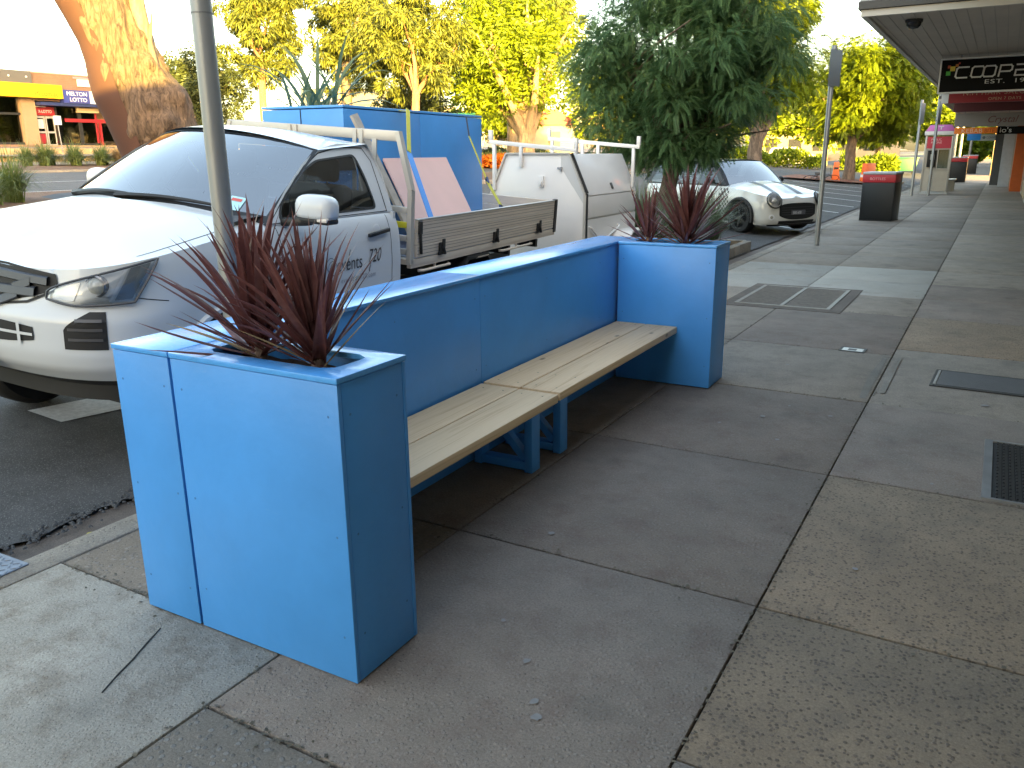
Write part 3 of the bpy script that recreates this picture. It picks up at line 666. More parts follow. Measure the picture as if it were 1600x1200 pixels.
for y in (1.85, 2.18):
    r = empty('leg_frame', (0, y, 0)); r.parent = bench
    b = MB(); b.box(-.39, -.345, -.045, .045, .004, .374); b.build('leg', blue, r, bevel=.003)
    b = MB(); b.box(-.70, -.655, -.04, .04, .004, .374); b.build('leg', blue, r, bevel=.003)
    b = MB(); b.box(-.653, -.392, -.035, .035, .01, .055); b.build('bottom_rail', blue, r, bevel=.003)
    b = MB(); b.box(-.653, -.392, -.035, .035, .33, .374); b.build('top_rail', blue, r, bevel=.003)
    b = MB(); b.bar((-.64, 0, .32), (-.40, 0, .065), .04, .05, up=(0, 1, 0)); b.build('brace', blue, r, bevel=.003)

# ------------------------------------------------------------------ cordylines
def blade_mesh(name, L, w, bend, m, twist=.3):
    b = MB(); n = 7; p = Vector((0, 0, 0)); a = 0.0; prev = None
    for i in range(n+1):
        t = i/n; ww = w*(.55+.45*min(1, t*4))*(1-max(0, (t-.35)/.65)**1.6) + .0006
        tw = twist*t; d = Vector((math.sin(a), 0, math.cos(a))); nrm = Vector((math.cos(a), 0, -math.sin(a)))
        side = Vector((0, 1, 0))*math.cos(tw) + nrm*math.sin(tw)
        up = side.cross(d)
        v = [b.bm.verts.new(p - side*ww/2 + up*ww*.22), b.bm.verts.new(p), b.bm.verts.new(p + side*ww/2 + up*ww*.22)]
        if prev:
            b.bm.faces.new((prev[0], prev[1], v[1], v[0])); b.bm.faces.new((prev[1], prev[2], v[2], v[1]))
        prev = v; p = p + d*(L/n); a += bend/n*(.3+1.4*t)
    me = bpy.data.meshes.new(name); bmesh.ops.recalc_face_normals(b.bm, faces=b.bm.faces); b.bm.to_mesh(me); b.bm.free(); me.materials.append(m); me.shade_smooth(); return me
cord = leaf_mat('cordyline_leaf', (.085, .026, .026), (.22, .085, .07), trans=.25, rough=.38, clump=9)
cord2 = leaf_mat('cordyline_leaf_pink', (.09, .022, .025), (.30, .15, .12), trans=.25, rough=.36, clump=9)
cord_dry = leaf_mat('cordyline_dry', (.30, .20, .10), (.4, .3, .17), trans=.2, rough=.6)
def cordyline(loc, n, L, label, mats, seed, spread=1.0, grp='cordylines in the planters', lean=(0, 0)):
    r2 = random.Random(seed); root = empty('cordyline_plant', loc, 0, label, 'plant', grp)
    meshes = [blade_mesh('leaf', 1.0, .062+.012*r2.random(), r2.uniform(.05, .75), mats[k % len(mats)], r2.uniform(-.8, .8)) for k in range(10)]
    dry = blade_mesh('leaf', 1.0, .05, .15, cord_dry, .6); low = [blade_mesh('leaf', 1.0, .06, -.1+.1*k, mats[k % len(mats)], .5) for k in range(3)]
    for i in range(n):
        t = (i+.5)/n; pol = R(4+70*t**1.35*spread) + r2.gauss(0, .09); az = i*2.39996 + r2.gauss(0, .3)
        me = (low[i % 3] if pol > R(46) else r2.choice(meshes)) if not (t > .93 and r2.random() < .2) else dry
        o = bpy.data.objects.new('leaf', me); COL.objects.link(o); o.parent = root
        s = L*(1.05-.30*abs(t-.35))*r2.uniform(.78, 1.12); o.scale = (s, s, s)
        M = Euler((0, 0, az)).to_matrix() @ Euler((0, pol, 0)).to_matrix()
        M = Euler((lean[0], lean[1], 0)).to_matrix() @ M
        o.rotation_euler = M.to_euler()
        o.location = (r2.gauss(0, .012), r2.gauss(0, .012), .02+.10*(1-t))
    b = MB(); b.tube([(0, 0, -.03), (.0, 0, .06), (.004, 0, .12)], [.022, .02, .012], 8); b.build('stem', mat('cordyline_stem', (.16, .10, .07), .8), root, smooth=50)
    return root
def bw(x, y, z):
    c, s = math.cos(BR), math.sin(BR); return (BX+c*x-s*y, BY+s*x+c*y, z)
cordyline(bw(-.49, .19, .945), 84, .42, 'left of two dark red cordylines in the near blue planter', [cord, cord, cord2], 3)
cordyline(bw(-.225, .17, .945), 80, .39, 'right of two dark red cordylines in the near blue planter', [cord, cord, cord2], 8, spread=.82, lean=(0, -.17))
cordyline(bw(-.26, 3.95, .945), 84, .46, 'upright cordyline with pink striped leaves in the far blue planter', [cord, cord2], 14)
cordyline(bw(-.54, 3.95, .945), 46, .33, 'low spreading cordyline at the left of the far blue planter', [cord, cord2], 21, 1.1)
# ================================================================== VEHICLES
def sstep(a, b, x): t = min(1, max(0, (x-a)/(b-a))); return t*t*(3-2*t)
def interp(x, xs, ys_): return float(np.interp(x, xs, ys_))
class Shell:
    """car body surface: plan outline (front corner, straight side, rear corner) times a height profile"""
    def __init__(s, w, Yc, p, ye, Yr, d, ztop, zbot, crown, ycowl, ycowl_c, arch):
        s.w, s.d, s.zt, s.zb, s.crown, s.ycw, s.ycc, s.arch = w, d, ztop, zbot, crown, ycowl, ycowl_c, arch
        P = []
        for k in range(81):
            t = (k/80)*math.pi/2; P.append((w*math.sin(t)**(2/p), Yc-Yc*max(0, math.cos(t))**(2/p)))
        y1 = ye-Yr
        for k in range(1, 80): P.append((w, Yc+(y1-Yc)*k/79))
        if Yr > 0:
            for k in range(1, 61):
                t = (1-k/60)*math.pi/2; P.append((w*math.sin(t)**(2/4.5), y1+Yr*max(0, math.cos(t))**(2/4.5)))
        P = np.array(P); L = np.concatenate([[0], np.cumsum(np.hypot(*np.diff(P, axis=0).T))])
        s.P, s.L = P, L; s.S = L[-1]
        T = np.gradient(P, L, axis=0); T /= np.maximum(1e-9, np.hypot(*T.T))[:, None]; s.N = np.stack([T[:, 1], -T[:, 0]], 1)
    def so(s, x=None, y=None):
        if x is not None:
            k = int(np.argmax(s.P[:, 0])); return float(np.interp(x, s.P[:k+1, 0], s.L[:k+1]))
        return float(np.interp(y, s.P[:, 1], s.L))
    def xy(s, q): return float(np.interp(q, s.L, s.P[:, 0])), float(np.interp(q, s.L, s.P[:, 1]))
    def at(s, q, z, off=0.0):
        sg = 1 if q >= 0 else -1; q = abs(q); x, y = s.xy(q)
        nx = float(np.interp(q, s.L, s.N[:, 0])); ny = float(np.interp(q, s.L, s.N[:, 1]))
        d = off - s.d(z, y); return Vector((sg*(x+nx*d), y+ny*d, z))
    def belt(s, b, nq=260, nz=22):
        qs = [(-1+2*i/nq)*s.S for i in range(nq+1)]; V = []
        for q in qs:
            x, y = s.xy(abs(q)); z0, z1 = s.zb(y), s.zt(y)
            V.append([s.at(q, z0+(z1-z0)*j/nz) for j in range(nz+1)])
        (Rr, cz) = s.arch[0]; ys_ = s.arch[1]
        def ins(p): return any(math.hypot(p.y-yc, p.z-cz) < Rr for yc in ys_) and abs(p.x) > s.w*.72
        def snap(p):
            for yc in ys_:
                dd = math.hypot(p.y-yc, p.z-cz)
                if abs(dd-Rr) < .03 and abs(p.x) > s.w*.72: k = Rr/dd; return Vector((p.x, yc+(p.y-yc)*k, cz+(p.z-cz)*k))
            return p
        W = [[None]*(nz+1) for _ in range(nq+1)]
        def vv(i, j):
            if W[i][j] is None: W[i][j] = b.bm.verts.new(snap(V[i][j]))
            return W[i][j]
        for i in range(nq):
            for j in range(nz):
                c = (V[i][j]+V[i+1][j]+V[i+1][j+1]+V[i][j+1])/4
                if ins(c): continue
                b.bm.faces.new((vv(i, j), vv(i+1, j), vv(i+1, j+1), vv(i, j+1)))
    def bon(s, q, r, off=0.0):
        sg = 1 if q >= 0 else -1; qa = abs(q); x, y = s.xy(qa); e = s.at(qa, s.zt(y)); qc = s.so(y=s.ycw)
        y0 = s.at(0, s.zt(0)).y; yc = y0+(s.ycc-y0)*(qa/qc); Y = e.y*r + yc*(1-r)
        z = e.z + s.crown(Y)*(1-r**2.4) + off; return Vector((sg*e.x*r, Y, z))
    def bonnet(s, b, n=70, m=16):
        qc = s.so(y=s.ycw)
        for sg in (1, -1): b.grid(lambda u, v: s.bon(sg*max(1e-6, u*qc), 1-v), n, m)
    def patch(s, b, q0, q1, lo, hi, n=24, m=8, off=.003, bulge=0.0):
        b.grid(lambda u, v: s.at(q0+(q1-q0)*u, lo(u)+(hi(u)-lo(u))*v, off+bulge*math.sin(math.pi*min(1, max(0, u)))*math.sin(math.pi*v)), n, m)
    def ribbon(s, b, pts, w=.006, off=.0015, n=14):
        """thin strip following (q, z) points over the body"""
        P = []
        for (a, c) in zip(pts, pts[1:]):
            for k in range(n): t = k/n; P.append((a[0]+(c[0]-a[0])*t, a[1]+(c[1]-a[1])*t))
        P.append(pts[-1]); prev = None
        for i, (q, z) in enumerate(P):
            q2, z2 = P[min(i+1, len(P)-1)]; q1, z1 = P[max(i-1, 0)]; dq, dz = q2-q1, z2-z1; L = math.hypot(dq, dz) or 1
            v = (b.bm.verts.new(s.at(q-dz/L*w/2, z+dq/L*w/2, off)), b.bm.verts.new(s.at(q+dz/L*w/2, z-dq/L*w/2, off)))
            if prev: b.bm.faces.new((prev[0], v[0], v[1], prev[1]))
            prev = v
car_white = mat('white_car_paint', (.56, .58, .59), .25, spec=.4, coat=.35)
black_pl = mat('black_plastic_trim', (.009, .009, .0095), .5)
dark_gap = mat('panel_gap', (.02, .02, .02), .8)
rubber = mat('tyre_rubber', (.009, .009, .009), .8, bump=.2, bscale=60)
alloy = mat('alloy_rim', (.45, .46, .47), .3, .9)
chrome = mat('bright_silver', (.74, .75, .76), .28, .25)
grille_grey = mat('grille_grey', (.06, .065, .075), .42, .3)
alu = mat('tray_aluminium', (.62, .53, .43), .5, .1, var=.12, scale=6, streak=(1, .3, 4))
alu_w = mat('pale_aluminium', (.50, .47, .42), .45, .35, var=.06, scale=5)
wglass = glass_mat('car_glass', (.62, .68, .7), .005)
wscreen = glass_mat('windscreen_glass', (.5, .56, .58), .01, ior=4.0)
lens_glass = glass_mat('lens_glass', (.9, .92, .93), .01)
cab_dark = mat('cabin_trim', (.06, .062, .066), .8)
cab_grey = mat('cabin_grey', (.14, .14, .15), .8)
def wheel(par, x, y, z, r, wd, side, rim_m=alloy, spokes=6):
    w = empty('wheel', (x, y, z)); w.parent = par; s = 1 if side > 0 else -1
    b = MB(); b.lathe([(r*.62, -wd/2), (r*.9, -wd/2), (r*.985, -wd*.36), (r, -wd*.2), (r, wd*.2), (r*.985, wd*.36), (r*.9, wd/2), (r*.62, wd/2)], 'x', seg=36, cap=False); b.build('tyre', rubber, w, smooth=40)
    b = MB(); b.lathe([(r*.64, -s*wd*.46), (r*.64, s*wd*.40)], 'x', seg=32, cap=False); b.lathe([(r*.63, -s*wd*.1), (0, -s*wd*.1)], 'x', seg=32, cap=False)
    b.lathe([(0, s*wd*.40), (r*.17, s*wd*.41), (r*.18, s*wd*.3)], 'x', seg=16)
    for k in range(spokes):
        a = 2*math.pi*k/spokes; d = Vector((0, math.cos(a), math.sin(a)))
        b.bar(Vector((s*wd*.36, 0, 0))+d*r*.1, Vector((s*wd*.38, 0, 0))+d*r*.64, r*.15, r*.05, up=(1, 0, 0))
    b.lathe([(r*.655, s*wd*.45), (r*.61, s*wd*.47), (r*.6, s*wd*.40)], 'x', seg=32, cap=False)
    b.build('rim', rim_m, w, smooth=35)
    return w
def side_ring(b, outer, inner, xf, n=64, t=.0):
    """panel between two star-shaped (y,z) polygons mapped to x = xf(y,z)"""
    cx = sum(p[0] for p in inner)/len(inner); cz = sum(p[1] for p in inner)/len(inner)
    def hit(poly, a):
        dx, dy = math.cos(a), math.sin(a); best = 0
        for (x1, y1), (x2, y2) in zip(poly, poly[1:]+poly[:1]):
            ex, ey = x2-x1, y2-y1; den = dx*ey-dy*ex
            if abs(den) < 1e-12: continue
            tt = ((x1-cx)*ey-(y1-cz)*ex)/den; u = ((x1-cx)*dy-(y1-cz)*dx)/den
            if tt > 0 and -1e-6 <= u <= 1+1e-6: best = max(best, tt)
        return cx+dx*best, cz+dy*best
    ang = sorted(set([round(2*math.pi*k/n, 5) for k in range(n)] + [round(math.atan2(z-cz, y-cx) % (2*math.pi), 5) for y, z in list(outer)+list(inner)]))
    O = [hit(outer, a) for a in ang]; I = [hit(inner, a) for a in ang]
    A = [b.bm.verts.new((xf(y, z), y, z)) for y, z in O]; B_ = [b.bm.verts.new((xf(y, z), y, z)) for y, z in I]; k = len(ang)
    for i in range(k): j = (i+1) % k; b.bm.faces.new((A[i], A[j], B_[j], B_[i]))
    return I
def fan(b, pts, xf, off=0.0):
    cy = sum(p[0] for p in pts)/len(pts); cz = sum(p[1] for p in pts)/len(pts); rings = []
    for f in (1, .66, .33): rings.append([b.bm.verts.new((xf(cy+(y-cy)*f, cz+(z-cz)*f)+off, cy+(y-cy)*f, cz+(z-cz)*f)) for y, z in pts])
    c = b.bm.verts.new((xf(cy, cz)+off, cy, cz)); k = len(pts)
    for A, B_ in zip(rings, rings[1:]):
        for i in range(k): j = (i+1) % k; b.bm.faces.new((A[i], A[j], B_[j], B_[i]))
    for i in range(k): b.bm.faces.new((rings[-1][i], rings[-1][(i+1) % k], c))
def rounded(poly, r=.05, n=4):
    out = []; k = len(poly)
    for i in range(k):
        p0, p1, p2 = (Vector((*poly[(i+j) % k], 0)) for j in (-1, 0, 1)); a = (p0-p1); c = (p2-p1); rr = min(r, a.length*.45, c.length*.45)
        A = p1+a.normalized()*rr; C_ = p1+c.normalized()*rr
        for q in range(n+1): t = q/n; P = A*(1-t)**2 + p1*2*t*(1-t) + C_*t*t; out.append((P.x, P.y))
    return out

# ------------------------------------------------------------------ white single-cab ute
TH = R(5.2); u_ = Vector((-math.sin(TH), math.cos(TH), 0)); n_ = Vector((math.cos(TH), math.sin(TH), 0))
UO = Vector((-3.85, 5.0, 0)) + u_*(-2.82) - n_*.93 + Vector((0, 0, -.025))
ute = empty('tray_ute', UO, TH, 'white single cab tray ute parked at kerb behind the blue bench', 'ute', tilt=(0, R(4.4))); ute.scale = (1, .965, 1)
def ud(z, y):
    ff = 1-sstep(.05, .75, y)
    f = interp(z, [.55, .62, .68, .76, .93, .99, 1.05, 1.24], [.16, .09, .025, 0, 0, .035, .055, .10])
    g = interp(z, [.42, .58, .62, .98, 1.12, 1.2, 1.27, 1.31], [.06, .005, 0, 0, .012, .028, .055, .09])
    return f*ff+g*(1-ff)
US = Shell(.93, .62, 3.1, 2.74, 0, ud, lambda y: interp(y, [0, .2, .6, 1.35, 3], [1.155, 1.185, 1.235, 1.315, 1.315]), lambda y: interp(y, [0, .25, .5, 1.4, 3], [.60, .60, .56, .46, .46]),
           lambda y: .015+.07*sstep(.05, .9, y), 1.34, 1.06, ((.47, .43), (.93,)))
b = MB(); US.belt(b); US.bonnet(b); bmesh.ops.remove_doubles(b.bm, verts=b.bm.verts, dist=.0008)
body = b.build('body', car_white, ute, smooth=32)
# dark liner that closes the arches and the underside
b = MB()
for s in (1, -1):
    b.grid(lambda u, v: (s*(.92-.34*min(1, v*2)), .93+.47*(1 if v < .75 else 0)*math.cos(math.pi*u), .43+.47*(1 if v < .75 else 0)*math.sin(math.pi*u)), 24, 4)
b.box(-.84, .84, .35, 2.7, .50, .56); b.box(-.75, .45, .55, 1.4, .34, .52); b.box(-.55, .55, 1.5, 2.7, .36, .5); b.box(-.42, .42, 2.7, 5.9, .50, .66)
b.build('chassis', black_pl, ute)
for s in (1, -1):
    b = MB(); pts = [(s*.93, .93+.475*math.cos(a), .43+.475*math.sin(a)) for a in np.linspace(-.25, math.pi+.25, 30)]
    b.tube(pts, .022, 6); b.build('arch_flare', car_white, ute, smooth=60)
for s in (1, -1):
    wheel(ute, s*.80, .93, .40, .385, .25, s); wheel(ute, s*.80, 4.05, .40, .385, .25, s)
    b = MB(); b.prism([(-.46, -.1), (-.42, .16), (-.2, .36), (.2, .36), (.42, .16), (.46, -.1), (.43, -.1), (.39, .15), (.18, .33), (-.18, .33), (-.39, .15), (-.43, -.1)], .28, o=(s*.80-.14, 4.05, .5), ax=(0, 1, 0), dn=(1, 0, 0)); b.build('rear_mudguard', black_pl, ute)
# grille
def gq(x): return (1 if x >= 0 else -1)*US.so(x=abs(x))
gblack = mat('grille_black', (.008, .008, .009), .65)
b = MB(); US.patch(b, gq(-.60), gq(.60), lambda u: .965+.10*abs(2*u-1)**2.0, lambda u: 1.165-.035*abs(2*u-1)**2, 40, 6, .002); gr = b.build('grille', gblack, ute)
def gbar(x0, x1, za, zb, w, off):      # one bevelled grille bar following the nose
    b = MB()
    def f(u, v):
        q = gq(x0+(x1-x0)*u); z = za+(zb-za)*u; t = [(-.5, .004), (-.5, off-.008), (-.38, off), (.38, off), (.5, off-.008), (.5, .004)][int(round(v*5))]
        return US.at(q, z+t[0]*w, t[1])
    b.grid(f, 24, 5); return b.build('slat', grille_grey, gr, smooth=40)
for s in (1, -1):
    gbar(s*.01, s*.565, 1.135, 1.105, .042, .022); gbar(s*.01, s*.50, 1.042, 1.052, .046, .026); gbar(s*.27, s*.40, .985, 1.04, .05, .024); gbar(s*.36, s*.47, 1.06, 1.10, .05, .024)
b = MB()
for s in (1, -1): US.ribbon(b, [(gq(s*.005), 1.172), (gq(s*.3), 1.166), (gq(s*.60), 1.135), (gq(s*.615), 1.07), (gq(s*.45), 1.0), (gq(s*.2), .965), (gq(s*.005), .96)], .012, .006)
b.build('surround', gblack, gr)
b = MB(); US.patch(b, gq(-.50), gq(.50), lambda u: .79+.03*abs(2*u-1)**3, lambda u: .905-.02*abs(2*u-1)**3, 30, 4, .003); lo = b.build('lower_intake', gblack, ute)
b = MB()
for s in (1, -1): US.patch(b, gq(s*.001), gq(s*.50), lambda u: .843, lambda u: .857, 20, 2, .012)
for x in (-.42, -.25, -.08, .08, .25, .42): US.patch(b, gq(x-.009), gq(x+.009), lambda u: .795, lambda u: .90, 2, 4, .013)
b.build('intake_bar', car_white, lo)
for s in (1, -1):
    q0, q1 = gq(s*.655), s*US.so(y=.19)
    b = MB(); US.patch(b, q0, q1, lambda u: .79, lambda u: .885+.09*min(1, u*1.6)**.7, 16, 8, .004); fg = b.build('fog_housing', gblack, ute)
    b = MB()
    for z in (.835, .885, .93): US.patch(b, q0+(q1-q0)*(.12 if z < .9 else .3), q0+(q1-q0)*.9, lambda u: z, lambda u: z+.014, 10, 2, .014)
    b.build('vane', mat('vane_grey', (.06, .06, .065), .4), fg)
    # headlamp wraps the corner
    qa = gq(s*.57); qt = s*US.so(y=.47); ql = s*US.so(y=.31)
    lo_ = lambda u: 1.028-.035*math.sin(math.pi*min(1, u*2.2)*.5)+.025*u
    hi_ = lambda u: 1.062+.155*u**.7
    def hp(u, v, off=.003, u0=0, u1=1, v0=0, v1=1):
        uu = u0+(u1-u0)*u; vv = v0+(v1-v0)*v; qq = qa+((ql+(qt-ql)*vv)-qa)*uu
        return US.at(qq, lo_(uu)+(hi_(uu)-lo_(uu))*vv, off)
    b = MB(); b.grid(lambda u, v: hp(u, v), 36, 10); hl = b.build('headlight', mat('lamp_silver_base', (.62, .63, .64), .3, .25), ute, smooth=60)
    b = MB(); b.grid(lambda u, v: hp(u, v, .008, .76, .96, .08, .93), 8, 6); b.build('indicator', mat('lamp_grey', (.26, .27, .29), .25, .4), hl)
    b = MB(); b.grid(lambda u, v: hp(u, v, .009, .70, .735, .05, .97), 3, 6); b.build('chrome_strip', chrome, hl)
    b = MB(); b.grid(lambda u, v: hp(u, v, .008, .06, .30, .12, .85), 8, 5); b.build('reflector', mat('lamp_mid', (.40, .41, .43), .25, .5), hl)
    b = MB(); b.grid(lambda u, v: hp(u, v, .010, .36, .66, .10, .20), 8, 2); b.build('chrome_strip', chrome, hl)
    c0 = hp(.50, .58, -.02); M = Matrix.Translation(c0) @ Vector((0, 0, 1)).rotation_difference(Vector((s*.3, -.95, 0)).normalized()).to_matrix().to_4x4()
    b = MB(); b.lathe([(.052, -.01), (.056, .03), (.048, .036), (.040, .02)], seg=24)
    for v in b.bm.verts: v.co = M @ v.co
    b.build('bezel', mat('lamp_bezel', (.22, .22, .23), .25, .6), hl, smooth=40)
    b = MB(); b.lathe([(.043, .02), (.034, .042), (.018, .050), (0, .053)], seg=20)
    for v in b.bm.verts: v.co = M @ v.co
    b.build('projector_lens', mat('lens_pale', (.55, .56, .52), .05, 0, spec=1), hl, smooth=60)
    b = MB(); b.grid(lambda u, v: hp(u, v, .020+.028*math.sin(math.pi*u)*math.sin(math.pi*v)), 36, 10); b.build('lens', lens_glass, hl, smooth=60)
    b = MB(); n = 24; E = [hp(k/n, 0, .022) for k in range(n+1)]+[hp(1, k/8, .022) for k in range(1, 9)]+[hp(1-k/n, 1, .022) for k in range(1, n+1)]+[hp(0, .5, .022), hp(0, 0, .022)]
    b.tube(E, .006, 5); b.build('seal', mat('seal_grey', (.05, .05, .052), .4), hl, smooth=60)
b = MB(); b.box(-.19, .19, -.035, -.028, .615, .735); pl = b.build('number_plate', mat('plate_black', (.02, .02, .02), .5), ute)
b = MB(); b.box(-.18, .18, -.038, -.0355, .625, .725); b.build('plate_face', mat('plate_white', (.7, .7, .7), .4), pl)
# shut lines
for s in (1, -1):
    y = s*US.so(y=1.41); y2 = s*US.so(y=2.62)
    for pts, w in (([(y, 1.30), (y, 1.0), (s*US.so(y=1.44), .55)], .006), ([(y2, 1.31), (y2, .75), (s*US.so(y=2.55), .55)], .006), ([(s*US.so(y=1.46), .55), (s*US.so(y=2.53), .55)], .006), ([(s*US.so(y=.34), 1.03), (s*US.so(y=.50), 1.0)], .005)):
        b = MB(); US.ribbon(b, pts, w); b.build('shut_line', dark_gap, ute)
b = MB(); US.patch(b, -US.so(y=.30), US.so(y=.30), lambda u: .47, lambda u: .63, 40, 4, -.035); b.build('air_dam', mat('dam_black', (.012, .012, .012), .7), ute)
b = MB(); qc = US.so(y=1.33)
for s in (1, -1):
    prev = None
    for k in range(41):
        t = k/40; q = s*(US.so(y=.40)+(qc-US.so(y=.40))*t); r = .93-.02*t
        v = (b.bm.verts.new(US.bon(q, r, .0015)), b.bm.verts.new(US.bon(q, r-.006, .0015)))
        if prev: b.bm.faces.new((prev[0], v[0], v[1], prev[1]))
        prev = v
b.build('bonnet_line', dark_gap, ute)
for s in (1, -1):
    b = MB(); US.ribbon(b, [(s*US.so(y=1.45), 1.12), (s*US.so(y=2.6), 1.145)], .010, .001); b.build('door_crease', car_white, ute)
# door handle: pale cup and dark pull
for s in (1, -1):
    q = s*US.so(y=2.44); c0 = US.at(q, 1.185, 0)
    b = MB(); b.lathe([(.0, .004), (.05, .004), (.056, 0)], 'x' if s > 0 else 'x', c0, 20)
    b.build('handle_cup', mat('cup_white', (.6, .62, .63), .3), ute, smooth=40)  # cup keeps one even white
    b = MB(); b.bar(US.at(s*US.so(y=2.32), 1.17, .022), US.at(s*US.so(y=2.58), 1.192, .022), .028, .026); b.build('door_handle', black_pl, ute, bevel=.006)
# greenhouse
def ux(y, z): return .855 - (z-1.31)*.36 - .10*max(0, (z-1.31))**2 - .10*max(0, (1.9-y))*max(0, z-1.31)*.6
out_p = [(1.33, 1.305), (1.60, 1.49), (1.86, 1.645), (2.05, 1.725), (2.30, 1.765), (2.60, 1.76), (2.70, 1.70), (2.735, 1.5), (2.735, 1.305)]
in_p = rounded([(1.46, 1.325), (1.50, 1.40), (1.76, 1.575), (2.0, 1.665), (2.46, 1.70), (2.51, 1.55), (2.54, 1.335)], .05)
for s in (1, -1):
    f = lambda y, z: s*ux(y, z)
    b = MB(); I = side_ring(b, out_p, in_p, f); b.build('cab_side', car_white, ute, smooth=35)
    g_ = [(y, z) for y, z in I]; cy = sum(p[0] for p in g_)/len(g_); cz = sum(p[1] for p in g_)/len(g_)
    b = MB(); side_ring(b, g_, [(cy+(y-cy)*.955, cz+(z-cz)*.93) for y, z in g_], lambda y, z: s*(ux(y, z)+.003)); b.build('window_seal', black_pl, ute)
    b = MB(); fan(b, g_, lambda y, z: s*(ux(y, z)-.004)); b.build('side_window', wglass, ute, smooth=60)
    b = MB(); side_ring(b, [(1.36, 1.31), (1.60, 1.475), (1.86, 1.63), (2.05, 1.708), (2.30, 1.745), (2.58, 1.74), (2.645, 1.65), (2.66, 1.31)], [(1.375, 1.315), (1.605, 1.47), (1.865, 1.622), (2.05, 1.70), (2.30, 1.738), (2.575, 1.733), (2.636, 1.65), (2.65, 1.315)], lambda y, z: s*(ux(y, z)+.0015)); b.build('shut_line', dark_gap, ute)
    b = MB(); b.grid(lambda u, v: (s*(.855*(1-v)+.93*v - .075*v*v*.2), 1.30+1.435*u, 1.305+.012*v*(1-v)-.09*v*v*.0), 2, 2); b.bm.free()
    b = MB(); b.grid(lambda u, v: (lambda e: (e.x*(1-v)+s*.84*v, e.y, e.z+.003*v))(US.at(s*US.so(y=1.33+1.405*u), 1.315)), 24, 4); b.build('window_sill', car_white, ute, smooth=50)
def wsb(x): a = abs(x)/.855; return Vector((x, 1.10+.235*a**2.2, 1.36-.055*a**2))
def wst(x): a = abs(x)/.70; return Vector((x, 1.86+.19*a**2.2, 1.80-.075*a**2.2))
def wsp(u, v, off=0):
    k = -1+2*u; P = wsb(k*.853)*(1-v)+wst(k*.703)*v; return P + Vector((0, -.6, .8))*(.035*math.sin(math.pi*v)*(1-abs(k)**3)+off)
b = MB(); b.grid(lambda u, v: wsp(u, v), 90, 40); b.build('windscreen', wscreen, ute, smooth=60)
b = MB()
for (u0, u1, v0, v1) in ((0, .014, 0, 1), (.986, 1, 0, 1), (.014, .986, .985, 1), (.014, .986, 0, .10)): b.grid(lambda u, v: wsp(u0+(u1-u0)*u, v0+(v1-v0)*v, .004), 12, 12)
b.build('windscreen_seal', black_pl, ute, smooth=60)
for (ua, va, ub, vb) in ((.42, .06, .86, .10), (.10, .06, .52, .085)):
    b = MB(); b.tube([wsp(ua+(ub-ua)*t, va+(vb-va)*t+.02*math.sin(3.14*t), .02) for t in np.linspace(0, 1, 8)], [.018, .018, .016, .015, .014, .012, .010, .008], 6); b.build('wiper', black_pl, ute, smooth=50)
b = MB(); b.grid(lambda u, v: wsp(.85+.05*u, .10+.14*v, .006), 2, 2); st = b.build('sticker', mat('sticker_cyan', (.45, .75, .85), .4), ute)
b = MB(); b.grid(lambda u, v: wsp(.858+.034*u, .19+.03*v, .008), 2, 2); b.build('print', mat('sticker_red', (.6, .12, .1), .4), st)
def roof(u, v):
    k = -1+2*u; t = wst(k*.703); e = Vector((k*.70, 2.62+.06*(1-abs(k)**3), 1.765-.0*abs(k))); P = t*(1-v)+e*v; P.z += .055*(1-abs(k)**2.6)*math.sin(math.pi*(.12+.80*v)) - .0; return P
b = MB(); b.grid(roof, 30, 16); b.build('roof', car_white, ute, smooth=50)
def rear(u, v):
    k = -1+2*u; e = roof(u, 1); q = Vector((k*.855, 2.735, 1.31)); m = Vector((k*.76, 2.745, 1.60)); return e*(1-v)**2+m*2*v*(1-v)+q*v*v
b = MB(); b.grid(rear, 30, 14, keep=lambda u, v: not (.14 < u < .86 and .22 < v < .8)); b.build('cab_back', car_white, ute, smooth=50)
b = MB(); b.grid(lambda u, v: rear(.14+.72*u, .22+.58*v)+Vector((0, -.006, 0)), 10, 6); b.build('rear_window', wglass, ute, smooth=50)
b = MB(); b.box(-.88, .88, 2.70, 2.735, .5, 1.305); b.build('back_panel', car_white, ute)
# cabin
b = MB(); b.grid(lambda u, v: (-.80+1.6*u, 1.12+.45*v, 1.335-.02*v+.03*math.sin(3.1*v)), 6, 4); b.box(-.80, .80, 1.50, 1.60, .95, 1.33); b.build('dashboard', cab_dark, ute)
b = MB(); b.box(-.80, .80, 1.3, 2.69, .66, .7); b.build('cabin_floor', cab_dark, ute)
b = MB(); b.tube([(-.38+.18*math.cos(a), 1.68+.07*math.sin(a), 1.25+.17*math.sin(a)) for a in np.linspace(0, 2*math.pi, 24)], .015, 6); b.build('steering_wheel', cab_dark, ute)
for x in (-.38, .38):
    b = MB(); b.box(x-.25, x+.25, 1.95, 2.42, .80, .95); b.build('seat', cab_grey, ute, bevel=.05)
    b = MB(); b.box(-.25, .25, -.07, .07, 0, .55); sb = b.build('backrest', cab_grey, ute, bevel=.05, loc=(x, 2.44, .93)); sb.rotation_euler.x = R(-9)
    b = MB(); b.box(-.135, .135, -.045, .045, 0, .17); hb = b.build('headrest', cab_dark, ute, bevel=.04, seg=3, loc=(x, 2.53, 1.485)); hb.rotation_euler.x = R(-6)
    b = MB()
    for q in (-.05, .05): b.tube([(x+q, 2.51, 1.42), (x+q, 2.53, 1.51)], .006, 6)
    b.build('headrest_post', chrome, ute)
